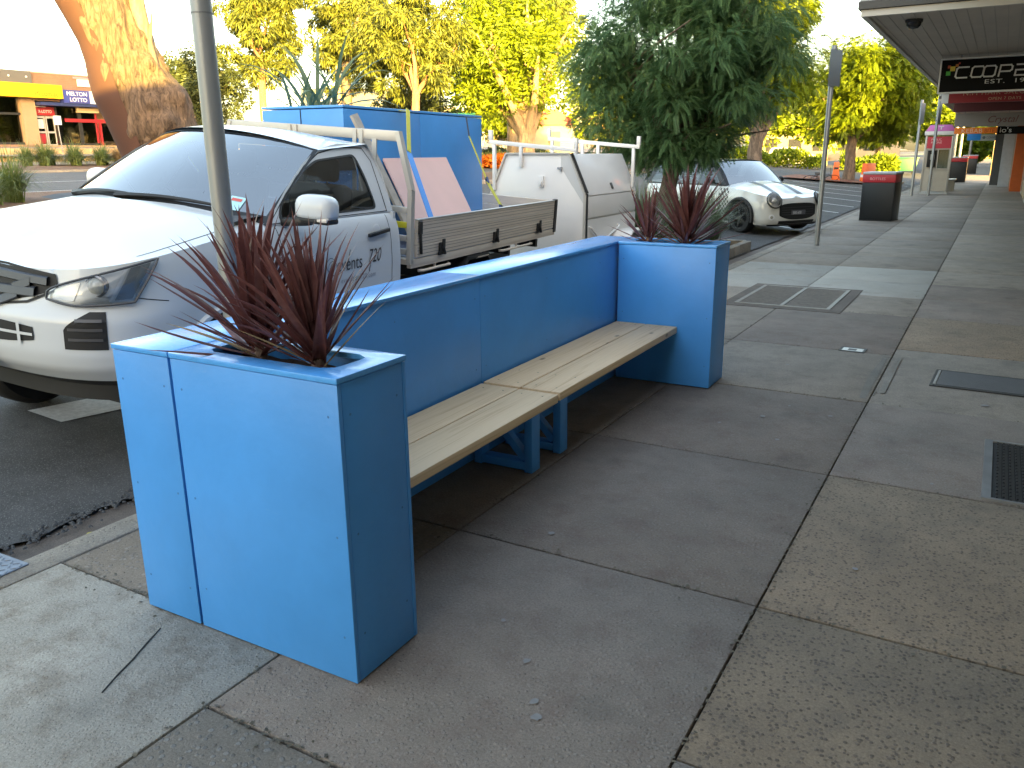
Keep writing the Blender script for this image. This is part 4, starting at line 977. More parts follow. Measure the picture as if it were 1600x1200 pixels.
# mirrors
for s in (1, -1):
    mx_, my_ = (1.05, 1.57) if s > 0 else (.97, 1.78)
    b = MB(); b.bar((s*.84, my_-.07, 1.315), (s*(mx_-.02), my_-.02, 1.335), .07, .05); b.build('mirror_arm', black_pl, ute, bevel=.015)
    b = MB(); b.ball((0, 0, 0), 1, 20, (.135, .085, .088))
    for v in b.bm.verts:
        x, y, z = v.co; v.co = Vector((math.copysign(abs(x/.135)**.6*.135, x), math.copysign(abs(y/.085)**.7*.085, y), math.copysign(abs(z/.088)**.6*.088, z)))
        if v.co.z < -.045: v.co.z = -.045 + (v.co.z+.045)*.2
    b.build('mirror', car_white, ute, smooth=60, loc=(s*mx_, my_, 1.405))
    b = MB(); b.box(s*mx_-.125, s*mx_+.125, my_-.07, my_+.05, 1.325, 1.36); b.build('mirror_base', black_pl, ute, bevel=.012)
b = MB(); b.box(1.10, 1.172, 1.495, 1.60, 1.340, 1.362); b.build('side_repeater', mat('repeater', (.6, .55, .5), .15), ute, bevel=.006)
# door lettering
UT = lambda y, z: Matrix(((0, 0, 1, .9335), (1, 0, 0, y), (0, 1, 0, z), (0, 0, 0, 1)))
ink = mat('door_ink', (.03, .03, .035), .5)
text('door_lettering', 'events', .135, ink, ute, UT(1.93, .965), 0, sx=.86)
text('door_lettering', '720', .135, ink, ute, UT(2.30, .985), 0, sx=.80, shear=.25)
b = MB()
def vbar(y0, z0, y1, z1, w=.008, x=.9338): 
    d = Vector((0, y1-y0, z1-z0)).normalized(); n = Vector((0, -d.z, d.y))*w/2; P = [Vector((x, y0, z0))+n, Vector((x, y0, z0))-n, Vector((x, y1, z1))-n, Vector((x, y1, z1))+n]
    b.bm.faces.new([b.bm.verts.new(p) for p in P])
vbar(2.045, .962, 2.085, 1.10); vbar(2.315, .925, 2.335, .985)
b.build('door_lettering', ink, ute)
text('door_lettering', 'eventhire720.com', .05, mat('door_ink_grey', (.25, .25, .27), .5), ute, UT(1.98, .885), 0, sx=1.0, space=1.15)
b = MB()
for (cy, cz, r) in ((1.865, 1.02, .045), (1.885, .995, .048)):
    P = [(cy+r*math.cos(a), cz+r*math.sin(a)) for a in np.linspace(0, 2*math.pi, 28)]
    for (p, q) in zip(P, P[1:]): vbar(*p, *q, .005)
vbar(1.855, 1.0, 1.885, 1.0, .005); vbar(1.885, 1.0, 1.862, .985, .005)
b.build('door_logo', mat('door_ink_mid', (.10, .10, .12), .5), ute)
# ---- tray
b = MB(); b.box(-.93, .93, 2.90, 5.90, .895, .935); b.box(-.93, -.89, 2.9, 5.9, .87, .895); b.box(.89, .925, 2.9, 5.9, .87, .895); tray = b.build('tray', alu, ute)
b = MB()
for i in range(12): b.box(-.90+i*.152, -.90+i*.152+.145, 2.97, 5.85, .9355, .945)
b.build('deck_board', mat('deck_alu', (.40, .43, .50), .4, .6, var=.1), tray)
for y in (3.2, 3.9, 4.9, 5.6): b = MB(); b.bar((-.75, y, .80), (.85, y, .80), .05, .08); b.build('crossmember', black_pl, tray)
def gate(name, a0, a1, horizontal, off):
    """folding side: three ribbed aluminium boards"""
    r = empty(name, (0, 0, 0)); r.parent = ute
    for k, (z0, z1) in enumerate(((.945, 1.035), (1.04, 1.125), (1.13, 1.225))):
        b = MB()
        if horizontal: b.box(off, off+.028, a0, a1, z0, z1)
        else: b.box(a0, a1, off, off+.028, z0, z1)
        b.build('board', alu, r, bevel=.003, seg=1)
        if horizontal and off > 0:
            b = MB()
            for q in (.25, .55, .8): b.box(off+.028, off+.0295, a0+.005, a1-.005, z0+(z1-z0)*q, z0+(z1-z0)*q+.003)
            b.build('groove', mat('alu_dark', (.16, .15, .135), .5, .6), r)
    if horizontal and off > 0:
        b = MB(); b.box(off-.002, off+.032, a0, a1, 1.2265, 1.234); b.box(off+.029, off+.031, a0, a1, 1.1262, 1.1292); b.build('bright_edge', alu_w, r)
    return r
gs = gate('tray_side', 2.98, 5.84, True, .902); gate('tray_side', 2.98, 5.84, True, -.93); gate('tailgate', -.89, .89, False, 5.865)
b = MB(); b.box(.90, .94, 5.842, 5.90, .90, 1.24); b.build('corner_post', black_pl, ute)
for y in (3.35, 4.37, 5.40):
    b = MB(); b.box(.9315, .955, y-.035, y+.035, .955, 1.03); b.box(.955, .968, y-.022, y+.022, .985, 1.06); b.box(.9315, .95, y-.045, y+.045, .93, .955); b.bar((.96, y, .99), (.966, y+.02, .935), .02); b.build('latch', black_pl, ute, bevel=.005)
b = MB(); b.box(.931, .95, 2.985, 3.03, 1.12, 1.22); b.bar((.945, 3.0, 1.13), (.945, 3.02, .97), .02); b.build('latch', black_pl, ute, bevel=.004)
for y0, y1 in ((3.05, 3.55), (4.0, 4.28), (4.55, 5.3)):
    b = MB(); b.tube([(.9, y0, .835), (.93, y0+.03, .835), (.93, y1-.03, .835), (.9, y1, .835)], .012, 8); b.tube([(.91, (y0+y1)/2, .835), (.91, (y0+y1)/2, .9)], .01, 6); b.build('rope_rail', alu, ute, smooth=50)
# headboard
r = empty('headboard', (0, 0, 0)); r.parent = ute
for s in (1, -1):
    b = MB(); b.bar((s*.912, 2.905, .90), (s*.912, 2.905, 1.45), .036, .05, up=(0, 1, 0)); b.bar((s*.912, 2.905, 1.45), (s*.79, 2.905, 1.86), .036, .05, up=(0, 1, 0)); b.build('post', alu_w, r)
b = MB(); b.box(-.80, .80, 2.885, 2.925, 1.79, 1.865); b.build('top_bar', alu_w, r, bevel=.006)
for z in (.97, 1.07, 1.17, 1.28):
    b = MB(); b.box(-.885, .885, 2.89, 2.92, z, z+.045); b.build('rail', alu_w if z != 1.17 else mat('hivis_yellow', (.55, .50, .02), .5), r, bevel=.003)
for x in (-.16, .45):
    b = MB(); b.box(x-.045, x-.012, 2.875, 2.885, 1.30, 1.86); b.box(x+.012, x+.045, 2.875, 2.885, 1.30, 1.86); b.build('upright', alu_w, r)
for x in (.60,):
    b = MB(); b.box(x-.02, x+.02, 2.872, 2.884, 1.30, 1.80); b.build('upright', alu_w, r)
# ---- load on the tray (all resting on it, so things of their own)
def on_tray(name, label, cat, loc=(0, 0, 0), rot=(0, 0, 0)):
    e = bpy.data.objects.new(name, None); COL.objects.link(e)
    Mw = Matrix.Translation(UO) @ Euler((0, R(4.4), TH)).to_matrix().to_4x4() @ Matrix.Translation((loc[0], loc[1]*.965, loc[2])) @ Euler(rot).to_matrix().to_4x4()
    e.matrix_world = Mw; e.rotation_mode = 'XYZ'; e.location = Mw.to_translation(); e.rotation_euler = Mw.to_euler(); e.scale = (1, .965, 1); tag(e, label, cat); return e
lb = on_tray('planter_wall', 'tall blue painted planter wall standing on the ute tray', 'planter', (0, 3.02, .948), (0, R(-4.0), 0))
for (y0, y1) in ((.0, 1.17), (1.175, 2.42)):
    b = MB(); b.box(-.50, .29, y0, y1, 0, 1.035); b.build('box', blue, lb, bevel=.003)
    b = MB(); b.box(-.503, .293, y0-.002, y1+.001, 1.043, 1.062); b.build('top_board', blue_top, lb, bevel=.002)
b = MB(); b.box(-.12, -.112, -.003, .0, .0, 1.035); b.build('seam', dark_gap, lb)
pk = on_tray('board_sheet', 'pale pink board sheet leaning against the blue load on tray', 'board', (.86, 3.28, .95), (0, R(-43), 0))
b = MB(); 
v8 = [b.bm.verts.new(p) for p in ((0, -.04, .0), (0, 1.02, .0), (0, 1.46, 1.10), (0, .34, 1.10), (.012, -.04, .0), (.012, 1.02, .0), (.012, 1.46, 1.10), (.012, .34, 1.10))]
for f in ((0, 1, 2, 3), (7, 6, 5, 4), (0, 4, 5, 1), (1, 5, 6, 2), (2, 6, 7, 3), (3, 7, 4, 0)): b.bm.faces.new([v8[i] for i in f])
b.build('sheet', mat('pink_board', (.72, .47, .42), .6, var=.05, scale=2), pk)
tp = on_tray('timber_plank', 'grey timber plank leaning beside the pink board on the tray', 'plank', (0, 0, 0))
b = MB(); b.bar((.80, 3.25, .955), (.31, 3.03, 1.96), .022, .09, up=(0, 1, 0)); b.build('plank', mat('grey_timber', (.42, .38, .33), .7, var=.2, scale=10), tp)
strap_y = mat('strap_yellow', (.55, .52, .04), .55, var=.15, scale=40); strap_b = mat('strap_blue', (.06, .28, .75), .5)
sp = on_tray('ratchet_strap', 'yellow and blue strap tight over the grey plank on the tray', 'strap', (0, 0, 0))
b = MB(); b.bar((.30, 3.85, 2.03), (.50, 3.55, 1.70), .006, .045, up=(0, 1, .0)); b.build('webbing', strap_y, sp)
b = MB(); b.bar((.505, 3.54, 1.69), (.875, 3.30, 1.20), .006, .07, up=(0, 1, .0)); b.build('blue_sleeve', strap_b, sp)
b = MB(); b.box(-.505, .30, 3.83, 3.875, 2.013, 2.018); b.build('webbing', strap_y, sp)
sp = on_tray('ratchet_strap', 'long yellow strap running down from blue load behind the pink board', 'strap', (0, 0, 0))
b = MB(); b.bar((.305, 4.93, 2.0), (.36, 4.90, 1.83), .006, .018, up=(0, 1, 0)); b.build('webbing', mat('strap_dark', (.06, .07, .1), .6), sp)
b = MB(); b.bar((.36, 4.90, 1.83), (.64, 4.75, 1.46), .006, .022, up=(0, 1, 0)); b.bar((.66, 4.74, 1.43), (.865, 4.62, 1.24), .006, .045, up=(0, 1, 0)); b.build('webbing', strap_y, sp)
b = MB(); b.bar((.862, 4.622, 1.245), (.885, 4.60, 1.17), .012, .06, up=(0, 1, 0)); b.bar((.635, 4.755, 1.47), (.665, 4.735, 1.42), .02, .03); b.build('hook', mat('hook_navy', (.03, .06, .16), .4), sp)
# ------------------------------------------------------------------ white box trailer behind the ute
trw = mat('trailer_white', (.72, .70, .67), .38, var=.03, scale=3, coat=.2)
TRO = Vector((-4.62, 8.52, .0)); tr = empty('box_trailer', (TRO.x, TRO.y, -.06), R(1.5), 'white hip-sided tool box trailer with ladder racks behind the ute', 'trailer', tilt=(0, R(.5)))
hexp = [(-.60, .42), (-.60, 1.22), (-.40, 1.66), (.40, 1.66), (.60, 1.22), (.60, .42)]
b = MB(); b.prism(hexp, 1.62, o=(0, 0, 0)); b.build('body', trw, tr, bevel=.008)
b = MB(); b.bar((-.40, -.01, 1.668), (.40, -.01, 1.668), .03, .02); b.bar((-.605, -.01, 1.22), (-.405, -.01, 1.665), .03, .02); b.bar((.605, -.01, 1.22), (.405, -.01, 1.665), .03, .02); b.bar((.605, -.01, .42), (.605, -.01, 1.22), .03, .02); b.bar((-.605, -.01, .42), (-.605, -.01, 1.22), .03, .02); b.build('edge_strip', alu_w, tr)
b = MB(); b.bar((.612, .02, .44), (.612, .02, 1.23), .02, .05); b.bar((.612, .02, 1.23), (.412, .02, 1.665), .02, .05); b.build('corner_seal', mat('black_seal', (.02, .02, .02), .7), tr)
# slanted side door
sl = Vector((-.20, 0, .44)); nn = Vector((.44, 0, .20)).normalized()
b = MB(); p0 = Vector((.60, .07, 1.20)); v_ = [p0, p0+Vector((0, 1.50, 0)), p0+Vector((0, 1.42, 0))+sl*.97, p0+sl*.97]
A = [b.bm.verts.new(p+nn*.004) for p in v_]; B_ = [b.bm.verts.new(p+nn*.022) for p in v_]
b.bm.faces.new(B_); b.bm.faces.new(A[::-1])
for i in range(4): b.bm.faces.new((A[i], A[(i+1) % 4], B_[(i+1) % 4], B_[i]))
dr = b.build('hinged_door', trw, tr, bevel=.003)
b = MB(); b.box(.602, .622, .07, 1.57, .96, 1.195); b.build('door_skirt', trw, tr, bevel=.003)
b = MB(); q = p0+Vector((0, .75, 0))+sl*.10; b.bar(q+nn*.03, q+nn*.03+sl*.16, .05, .014, up=nn); b.build('lock', mat('dark_lock', (.10, .10, .10), .4, .6), dr, bevel=.004)
b = MB(); b.box(.602, .615, .04, 1.6, .45, .94); b.build('lower_panel', trw, tr)
b = MB(); b.tube([(.62, .1, .86), (.64, .12, .84), (.64, .42, .66), (.64, .98, .80), (.62, 1.0, .82)], .014, 8); b.build('step_rail', trw, tr, smooth=50)
b = MB(); b.prism([(-.42, -.02), (-.36, .22), (-.24, .32), (.24, .32), (.36, .22), (.42, -.02), (.39, -.02), (.34, .20), (.22, .295), (-.22, .295), (-.34, .20), (-.39, -.02)], .24, o=(.62, 1.12, .44), ax=(0, 1, 0), dn=(1, 0, 0)); b.build('mudguard', trw, tr, bevel=.004)
for s in (1, -1): wheel(tr, s*.74, 1.12, .34, .32, .19, s)
b = MB(); b.box(.03, .09, -.03, -.002, 1.30, 1.42); b.box(.05, .075, -.05, -.03, 1.32, 1.36); b.build('latch', trw, tr, bevel=.004)
b = MB(); b.box(.26, .32, -.02, -.002, 1.50, 1.52); b.box(.30, .315, -.03, -.002, 1.47, 1.52); b.build('lamp', mat('lamp_silver', (.4, .4, .4), .4, .5), tr)
b = MB(); b.prism([(.30, 1.52), (.60, 1.10), (.60, 1.22), (.40, 1.64), (.30, 1.64)], .003, o=(0, -.004, 0)); b.build('corner_gusset', mat('gusset_grey', (.55, .55, .54), .4), tr)
for (y, zl, zr, x0, x1, posts) in ((-.01, 1.80, 1.70, -.62, .50, (-.56, -.20, .48)), (1.50, 1.85, 1.74, -.60, .68, (-.54, -.1, .12, .60))):
    r = empty('ladder_rack', (0, 0, 0)); r.parent = tr
    b = MB(); b.bar((x0, y, zl), (x1, y, zr), .045); b.build('crossbar', trw, r, bevel=.004)
    for x in (x0+.015, x1-.015): b = MB(); zz = zl if x < 0 else zr; b.bar((x, y, zz+.02), (x, y, zz+.13), .045, up=(0, 1, 0)); b.build('end_stop', trw, r, bevel=.004)
    for x in posts:
        zb = 1.25 if abs(x) > .53 else (1.60 if y < 0 and x > -.3 and x < .3 else 1.66)
        if y < 0 and -.3 < x < .3: zb = 1.52
        b = MB(); b.bar((x, y-.012 if -.3 < x < .3 else y, zb), (x, y-.012 if -.3 < x < .3 else y, zl+(zr-zl)*(x-x0)/(x1-x0)-.02), .038, up=(0, 1, 0)); b.build('post', trw, r, bevel=.003)
b = MB(); b.bar((0, 0, .42), (0, -.75, .40), .06); b.bar((.4, .1, .42), (.02, -.6, .41), .05); b.bar((-.4, .1, .42), (-.02, -.6, .41), .05); b.build('drawbar', mat('galv', (.4, .4, .4), .5, .6), tr)

# ------------------------------------------------------------------ cream and black striped hatchback
def make_hatch(name, label, loc, rz, paint, roofm, res=1.0, tilt=0.0, stripes=False, group=None):
    car = empty(name, loc, rz, label, 'car', group, tilt=(0, tilt))
    def d(z, y):
        e = 1-sstep(0, .8, y); e2 = sstep(3.2, 3.8, y)
        f = interp(z, [.16, .22, .29, .50, .62, .74], [.07, .02, 0, .005, .02, .07]); g = interp(z, [.18, .26, .5, .68, .84, .94], [.06, .02, 0, 0, .03, .085])
        return f*e+g*(1-e)
    S = Shell(.865, .62, 3.5, 3.82, .4, d, lambda y: interp(y, [0, .15, .6, 1.15, 3.0, 3.82], [.68, .735, .825, .895, .945, .93]), lambda y: interp(y, [0, .4, 3.4, 3.82], [.17, .18, .18, .26]),
              lambda y: .02+.07*sstep(0, .8, y), 1.14, .98, ((.355, .31), (.70, 3.19)))
    b = MB(); S.belt(b, int(240*res), int(20*res)); S.bonnet(b, int(50*res), int(14*res)); bmesh.ops.remove_doubles(b.bm, verts=b.bm.verts, dist=.0008); b.build('body', paint, car, smooth=35)
    b = MB()
    for s in (1, -1):
        for yc in (.70, 3.19):
            b.grid(lambda u, v: (s*(.86-.26*min(1, v*2)), yc+.36*(1 if v < .75 else 0)*math.cos(math.pi*u), .31+.36*(1 if v < .75 else 0)*math.sin(math.pi*u)), 20, 4)
    b.box(-.75, .75, .25, 3.6, .18, .24); b.build('underbody', black_pl, car)
    for s in (1, -1):
        for yc in (.70, 3.19):
            b = MB(); b.tube([(s*.868, yc+.36*math.cos(a), .31+.36*math.sin(a)) for a in np.linspace(-.25, math.pi+.25, 24)], .035, 6); b.build('arch_trim', black_pl, car, smooth=60)
    for s in (1, -1):
        for yc in (.70, 3.19): wheel(car, s*.755, yc, .305, .305, .19, s, mat('dark_alloy', (.007, .007, .008), .4, .1) if stripes else alloy, 5)
    gq2 = lambda x: (1 if x >= 0 else -1)*S.so(x=abs(x))
    def fx(y, z): return .805-(z-.90)*.29-.12*max(0, z-.90)**2
    outp = [(1.14, .89), (1.42, 1.14), (1.66, 1.335), (1.85, 1.385), (3.35, 1.375), (3.58, 1.30), (3.72, .97), (3.74, .90)]
    inp = rounded([(1.34, .925), (1.54, 1.13), (1.74, 1.315), (3.38, 1.32), (3.58, .935)], .06)
    for s in (1, -1):
        b = MB(); I = side_ring(b, outp, inp, lambda y, z: s*fx(y, z)); b.build('pillar', black_pl if stripes else paint, car, smooth=40)
        b = MB(); fan(b, I, lambda y, z: s*(fx(y, z)-.003)); b.build('side_window', wglass, car, smooth=60)
        b = MB(); b.grid(lambda u, v: (lambda e: (e.x*(1-v)+s*.78*v, e.y, e.z+.004*v))(S.at(s*S.so(y=1.10+2.6*u), S.zt(1.1+2.6*u))), 24, 4); b.build('window_sill', paint, car, smooth=50)
        b = MB(); b.bar((s*.80, 1.38, .93), (s*.90, 1.40, .95), .03, .03); b.ball((s*.96, 1.42, .99), 1, 14, (.085, .06, .06)); b.build('mirror', black_pl, car, smooth=60)
    wb = lambda k: Vector((k*.80, 1.02+.16*abs(k)**2, 0.965-.065*abs(k)**2)); wt = lambda k: Vector((k*.655, 1.60+.09*abs(k)**2, 1.385-.035*abs(k)**2))
    b = MB(); b.grid(lambda u, v: wb(-1+2*u)*(1-v)+wt(-1+2*u)*v+Vector((0, -.6, .8))*.03*math.sin(math.pi*v), 20, 8); b.build('windscreen', wscreen, car, smooth=60)
    for u0 in (0, .955): b = MB(); b.grid(lambda u, v: (lambda uu: wb(-1+2*uu)*(1-v)+wt(-1+2*uu)*v+Vector((0, -.6, .8))*(.03*math.sin(math.pi*v)+.006))(u0+.045*u), 3, 8); b.build('windscreen_pillar', black_pl, car, smooth=60)
    def rf(u, v): k = -1+2*u; t = wt(k); e = Vector((k*.63, 3.50+.07*(1-abs(k)**3), 1.365-.02*abs(k)**2)); P = t*(1-v)+e*v; P.z += .05*(1-abs(k)**2.4)*math.sin(math.pi*(.15+.7*v)); return P
    b = MB(); b.grid(rf, 20, 14); b.build('roof', roofm, car, smooth=50)
    b = MB(); b.grid(lambda u, v: rf(u, 1)*(1-v)+Vector(((-1+2*u)*.80, 3.80, .96))*v+Vector((0, .08*math.sin(math.pi*v), 0)), 16, 8); b.build('rear_window', wglass, car, smooth=50)
    b = MB(); b.box(-.7, .7, 1.1, 1.5, .6, .90); b.build('dashboard', cab_dark, car)
    for x in (-.36, .36):
        b = MB(); b.box(x-.23, x+.23, 2.1, 2.25, .45, 1.05); b.box(x-.12, x+.12, 2.16, 2.24, 1.07, 1.24); b.build('seat', cab_grey, car, bevel=.03)
    # face
    b = MB(); S.patch(b, gq2(-.47), gq2(.47), lambda u: .285+.08*abs(2*u-1)**3, lambda u: .575-.04*abs(2*u-1)**4, 30, 8, .004); gr = b.build('grille', black_pl, car)
    b = MB()
    for k in range(4): S.patch(b, gq2(-.42), gq2(.42), lambda u: .50-k*.045, lambda u: .512-k*.045, 20, 1, .010)
    b.build('slat', mat('slat_dark', (.07, .07, .075), .3, .6), gr)
    n = 30; b = MB(); lo = lambda u: .285+.08*abs(2*u-1)**3; hi = lambda u: .575-.04*abs(2*u-1)**4
    S.ribbon(b, [(gq2(-.47)+(gq2(.47)-gq2(-.47))*k/n, lo(k/n)) for k in range(n+1)]+[(gq2(.47)+(gq2(-.47)-gq2(.47))*k/n, hi(1-k/n)) for k in range(n+1)]+[(gq2(-.47), lo(0))], .024, .012, 1); b.build('surround', black_pl if stripes else chrome, gr)
    b = MB(); S.patch(b, gq2(-.48), gq2(.48), lambda u: .195, lambda u: .255, 20, 3, .005); b.build('lower_intake', black_pl, car)
    b = MB(); b.box(-.186, .186, -.014, -.006, .365, .45); p_ = b.build('number_plate', mat('plate_slate', (.10, .10, .11), .5), car)
    if stripes:
        text('plate_lettering', 'BIB 608', .075, mat('plate_char', (.6, .6, .6), .5), p_, Matrix(((1, 0, 0, -.15), (0, 0, -1, -.0148), (0, 1, 0, .38), (0, 0, 0, 1))), 0, sx=.95)
    for s in (1, -1):
        q = gq2(s*.585); c0 = S.at(q, .625, -.04); dv = Vector((s*.42, -.80, .42)).normalized(); M = Matrix.Translation(c0) @ Vector((0, 0, 1)).rotation_difference(dv).to_matrix().to_4x4() @ Matrix.Diagonal((1.08, 1.25, 1, 1))
        for (nm, prof, mm) in (('headlight', [(.128, .03), (.132, .065), (.122, .07)], black_pl), ('reflector', [(.12, .066), (.07, .04), (0, .03)], mat('lamp_deep', (.10, .10, .11), .15, .9)), ('ring', [(.12, .07), (.112, .078), (.10, .07)], chrome), ('projector', [(.052, .05), (.04, .072), (0, .08)], mat('lens_pale', (.55, .56, .52), .05))):
            b = MB(); b.lathe(prof, seg=26)
            for v in b.bm.verts: v.co = M @ v.co
            o = b.build(nm, mm, car if nm == 'headlight' else hl2, smooth=45)
            if nm == 'headlight': hl2 = o
        b = MB(); b.lathe([(.122, .07), (.09, .095), (.04, .108), (0, .11)], seg=26)
        for v in b.bm.verts: v.co = M @ v.co
        b.build('lens', lens_glass, hl2, smooth=60)
        cf = S.at(gq2(s*.63), .33, 0); M2 = Matrix.Translation(cf) @ Vector((0, 0, 1)).rotation_difference(Vector((s*.5, -.86, 0)).normalized()).to_matrix().to_4x4()
        b = MB(); b.lathe([(.055, -.01), (.058, .008), (.045, .012)], seg=20)
        for v in b.bm.verts: v.co = M2 @ v.co
        fo = b.build('fog_lamp', chrome, car, smooth=40)
        b = MB(); b.lathe([(.045, .008), (.02, .014), (0, .016)], seg=16)
        for v in b.bm.verts: v.co = M2 @ v.co
        b.build('fog_lens', mat('fog_grey', (.35, .34, .28), .1), fo, smooth=60)
    b = MB(); S.patch(b, gq2(-.70), gq2(.70), lambda u: .155, lambda u: .19, 30, 2, .012); b.build('lip', black_pl, car)
    if stripes:
        for s in (1, -1):
            b = MB(); qc = S.so(y=1.12)
            P = []
            for k in range(25):
                t = k/24; x0, x1 = s*.24, s*.36; row = []
                for x in (x0, x1):
                    # walk the bonnet surface: find the row at this depth
                    y = .06+t*.92
                    q = max(.02, S.so(y=min(1.12, y*1.12)) ); e = S.bon(q, 1); r = min(1, abs(x)/max(.05, e.x)); v = S.bon(q*s, r, .003); row.append(b.bm.verts.new((x, v.y, v.z+.001)))
                P.append(row)
            for a, c in zip(P, P[1:]): b.bm.faces.new((a[0], c[0], c[1], a[1]))
            b.build('bonnet_stripe', mat('stripe_black', (.03, .03, .03), .3), car)
        b = MB(); b.lathe([(0, .006), (.035, .005), (.04, 0)], seg=16); M3 = Matrix.Translation(S.bon(.05, .2, .004)) @ Euler((R(35), 0, 0)).to_matrix().to_4x4()
        for v in b.bm.verts: v.co = M3 @ v.co
        b.bar(M3 @ Vector((-.09, 0, .003)), M3 @ Vector((.09, 0, .003)), .02, .006); b.build('badge', chrome, car)
        b = MB()      # chequered decal behind the front wheel arch, driver's side
        for i in range(6):
            for j in range(11):
                if (i+j) % 2 == 0: continue
                y0 = 1.02+i*.045+.008*math.sin(j); z0 = .34+j*.047
                if z0 < .55 and i < 1: continue
                S.patch(b, -S.so(y=y0), -S.so(y=y0+.043), lambda u: z0, lambda u: z0+.045, 1, 1, .003)
        b.build('chequer_decal', mat('stripe_black', (.03, .03, .03), .3), car)
    for s in (1, -1):
        for yy in (1.31, 2.45): b = MB(); S.ribbon(b, [(s*S.so(y=yy), .89), (s*S.so(y=yy), .34)]); b.build('shut_line', dark_gap, car)
        b = MB(); b.bar(S.at(s*S.so(y=2.2), .80, .02), S.at(s*S.so(y=2.38), .80, .02), .03, .02); b.build('door_handle', black_pl, car)
    return car
cream = mat('cream_car_paint', (.70, .70, .66), .2, coat=.6)
make_hatch('parked_car', 'cream small hatchback with black bonnet stripes nosed in to the kerb', (-3.47, 17.57, zt(-4.9)-.03), R(59), cream, cream, 1.0, R(0), True).scale = (1.05, 1.05, 1.04)
# ================================================================== VEGETATION
def frames(D, roll):
    D = D/np.linalg.norm(D, axis=1, keepdims=True)
    ref = np.where(np.abs(D[:, 2:3]) > .95, np.array([[1., 0, 0]]), np.array([[0, 0, 1.]]))
    S = np.cross(D, ref); S /= np.linalg.norm(S, axis=1, keepdims=True); U = np.cross(S, D)
    c, s = np.cos(roll)[:, None], np.sin(roll)[:, None]
    return np.stack([S*c+U*s, D, U*c-S*s], axis=2)
def place(T, F, pos, D, scale, roll):
    Mx = frames(D, roll); V = np.einsum('mij,nj->mni', Mx, T)*scale[:, None, None] + pos[:, None, :]
    n = len(T); FF = (F[None]+(np.arange(len(pos))*n)[:, None, None]).reshape(-1, F.shape[1]); return V.reshape(-1, 3), FF
def leaf_quad(l, w, droop=.15):   # along +y
    return np.array([(0, 0, 0), (w/2, l*.45, .0), (0, l, -l*droop), (-w/2, l*.45, .0)]), np.array([(0, 1, 2, 3)])
def frond(n, L, l, w):
    V = []; F = []
    for k in range(n):
        t = (k+.6)/n; y = L*t; z = -.55*L*t*t
        for s in (1, -1):
            a = R(50-25*t); dx, dy = s*math.sin(a), math.cos(a); px, py = -dy*s, dx*s; i = len(V); ll = l*(1-.35*t)
            V += [(0, y, z), (dx*ll*.45+px*w/2, y+dy*ll*.45+py*w/2, z-.03*ll), (dx*ll, y+dy*ll, z-.28*ll), (dx*ll*.45-px*w/2, y+dy*ll*.45-py*w/2, z-.03*ll)]; F.append((i, i+1, i+2, i+3))
    return np.array(V), np.array(F)
def clump_points(centers, radii, n, shell=.5, flat=.8):
    k = rng.integers(0, len(centers), n); d = rng.normal(size=(n, 3)); d /= np.linalg.norm(d, axis=1, keepdims=True)
    r = (shell+(1-shell)*rng.random(n))**.7
    return centers[k]+d*np.array([1, 1, flat])*(radii[k]*r)[:, None], d, k
def limbs(b, base, h, r, branches, jitter=.1):
    """tapered trunk and forked limbs; branches = list of end points reached from the fork"""
    base = Vector(base); fork = base+Vector((jitter*.5, jitter*.3, h))
    b.tube([base+Vector((0, 0, -.3)), base, base+Vector((jitter*.2, 0, h*.35)), base+Vector((-jitter*.3, jitter*.2, h*.7)), fork], [r*1.5, r*1.2, r, r*.92, r*.85], 12)
    for e in branches:
        e = Vector(e); m1 = fork.lerp(e, .35)+Vector((rnd.gauss(0, .12), rnd.gauss(0, .12), .15)); m2 = fork.lerp(e, .7)+Vector((rnd.gauss(0, .15), rnd.gauss(0, .15), .1))
        b.tube([fork-Vector((0, 0, r*.8)), m1, m2, e], [r*.6, r*.42, r*.28, r*.1], 8)
        for q in range(2): s = m1.lerp(e, .3+.4*q); b.tube([s, s+Vector((rnd.gauss(0, .5), rnd.gauss(0, .5), rnd.uniform(.1, .6)))], [r*.2, r*.06], 6)
def bark_mat(name, a, b_, sc=(3, 3, .7), bump=1.0):
    if name in MATS: return MATS[name]
    m = mat(name, a, .9); n = m.node_tree; b = [x for x in n.nodes if x.type == 'BSDF_PRINCIPLED'][0]
    tc = n.nodes.new('ShaderNodeTexCoord'); mp = n.nodes.new('ShaderNodeMapping'); mp.inputs['Scale'].default_value = sc; n.links.new(tc.outputs['Object'], mp.inputs[0])
    t = n.nodes.new('ShaderNodeTexNoise'); t.inputs['Scale'].default_value = 3; t.inputs['Detail'].default_value = 7; t.inputs['Roughness'].default_value = .7; t.inputs['Distortion'].default_value = .8; n.links.new(mp.outputs[0], t.inputs['Vector'])
    cr = n.nodes.new('ShaderNodeMapRange'); n.links.new(t.outputs['Fac'], cr.inputs['Value']); cr.inputs[1].default_value = .36; cr.inputs[2].default_value = .58
    mx = n.nodes.new('ShaderNodeMix'); mx.data_type = 'RGBA'; mx.inputs['A'].default_value = (*b_, 1); mx.inputs['B'].default_value = (*a, 1); n.links.new(cr.outputs[0], mx.inputs['Factor']); n.links.new(mx.outputs['Result'], b.inputs['Base Color'])
    bp = n.nodes.new('ShaderNodeBump'); bp.inputs['Strength'].default_value = bump; bp.inputs['Distance'].default_value = .05; n.links.new(t.outputs['Fac'], bp.inputs['Height']); n.links.new(bp.outputs[0], b.inputs['Normal'])
    return m
bark_g = bark_mat('bark_grey', (.20, .15, .11), (.06, .045, .035)); bark_r = bark_mat('bark_reddish', (.34, .17, .09), (.12, .06, .04)); bark_y = bark_mat('bark_tan', (.42, .30, .16), (.18, .12, .07))
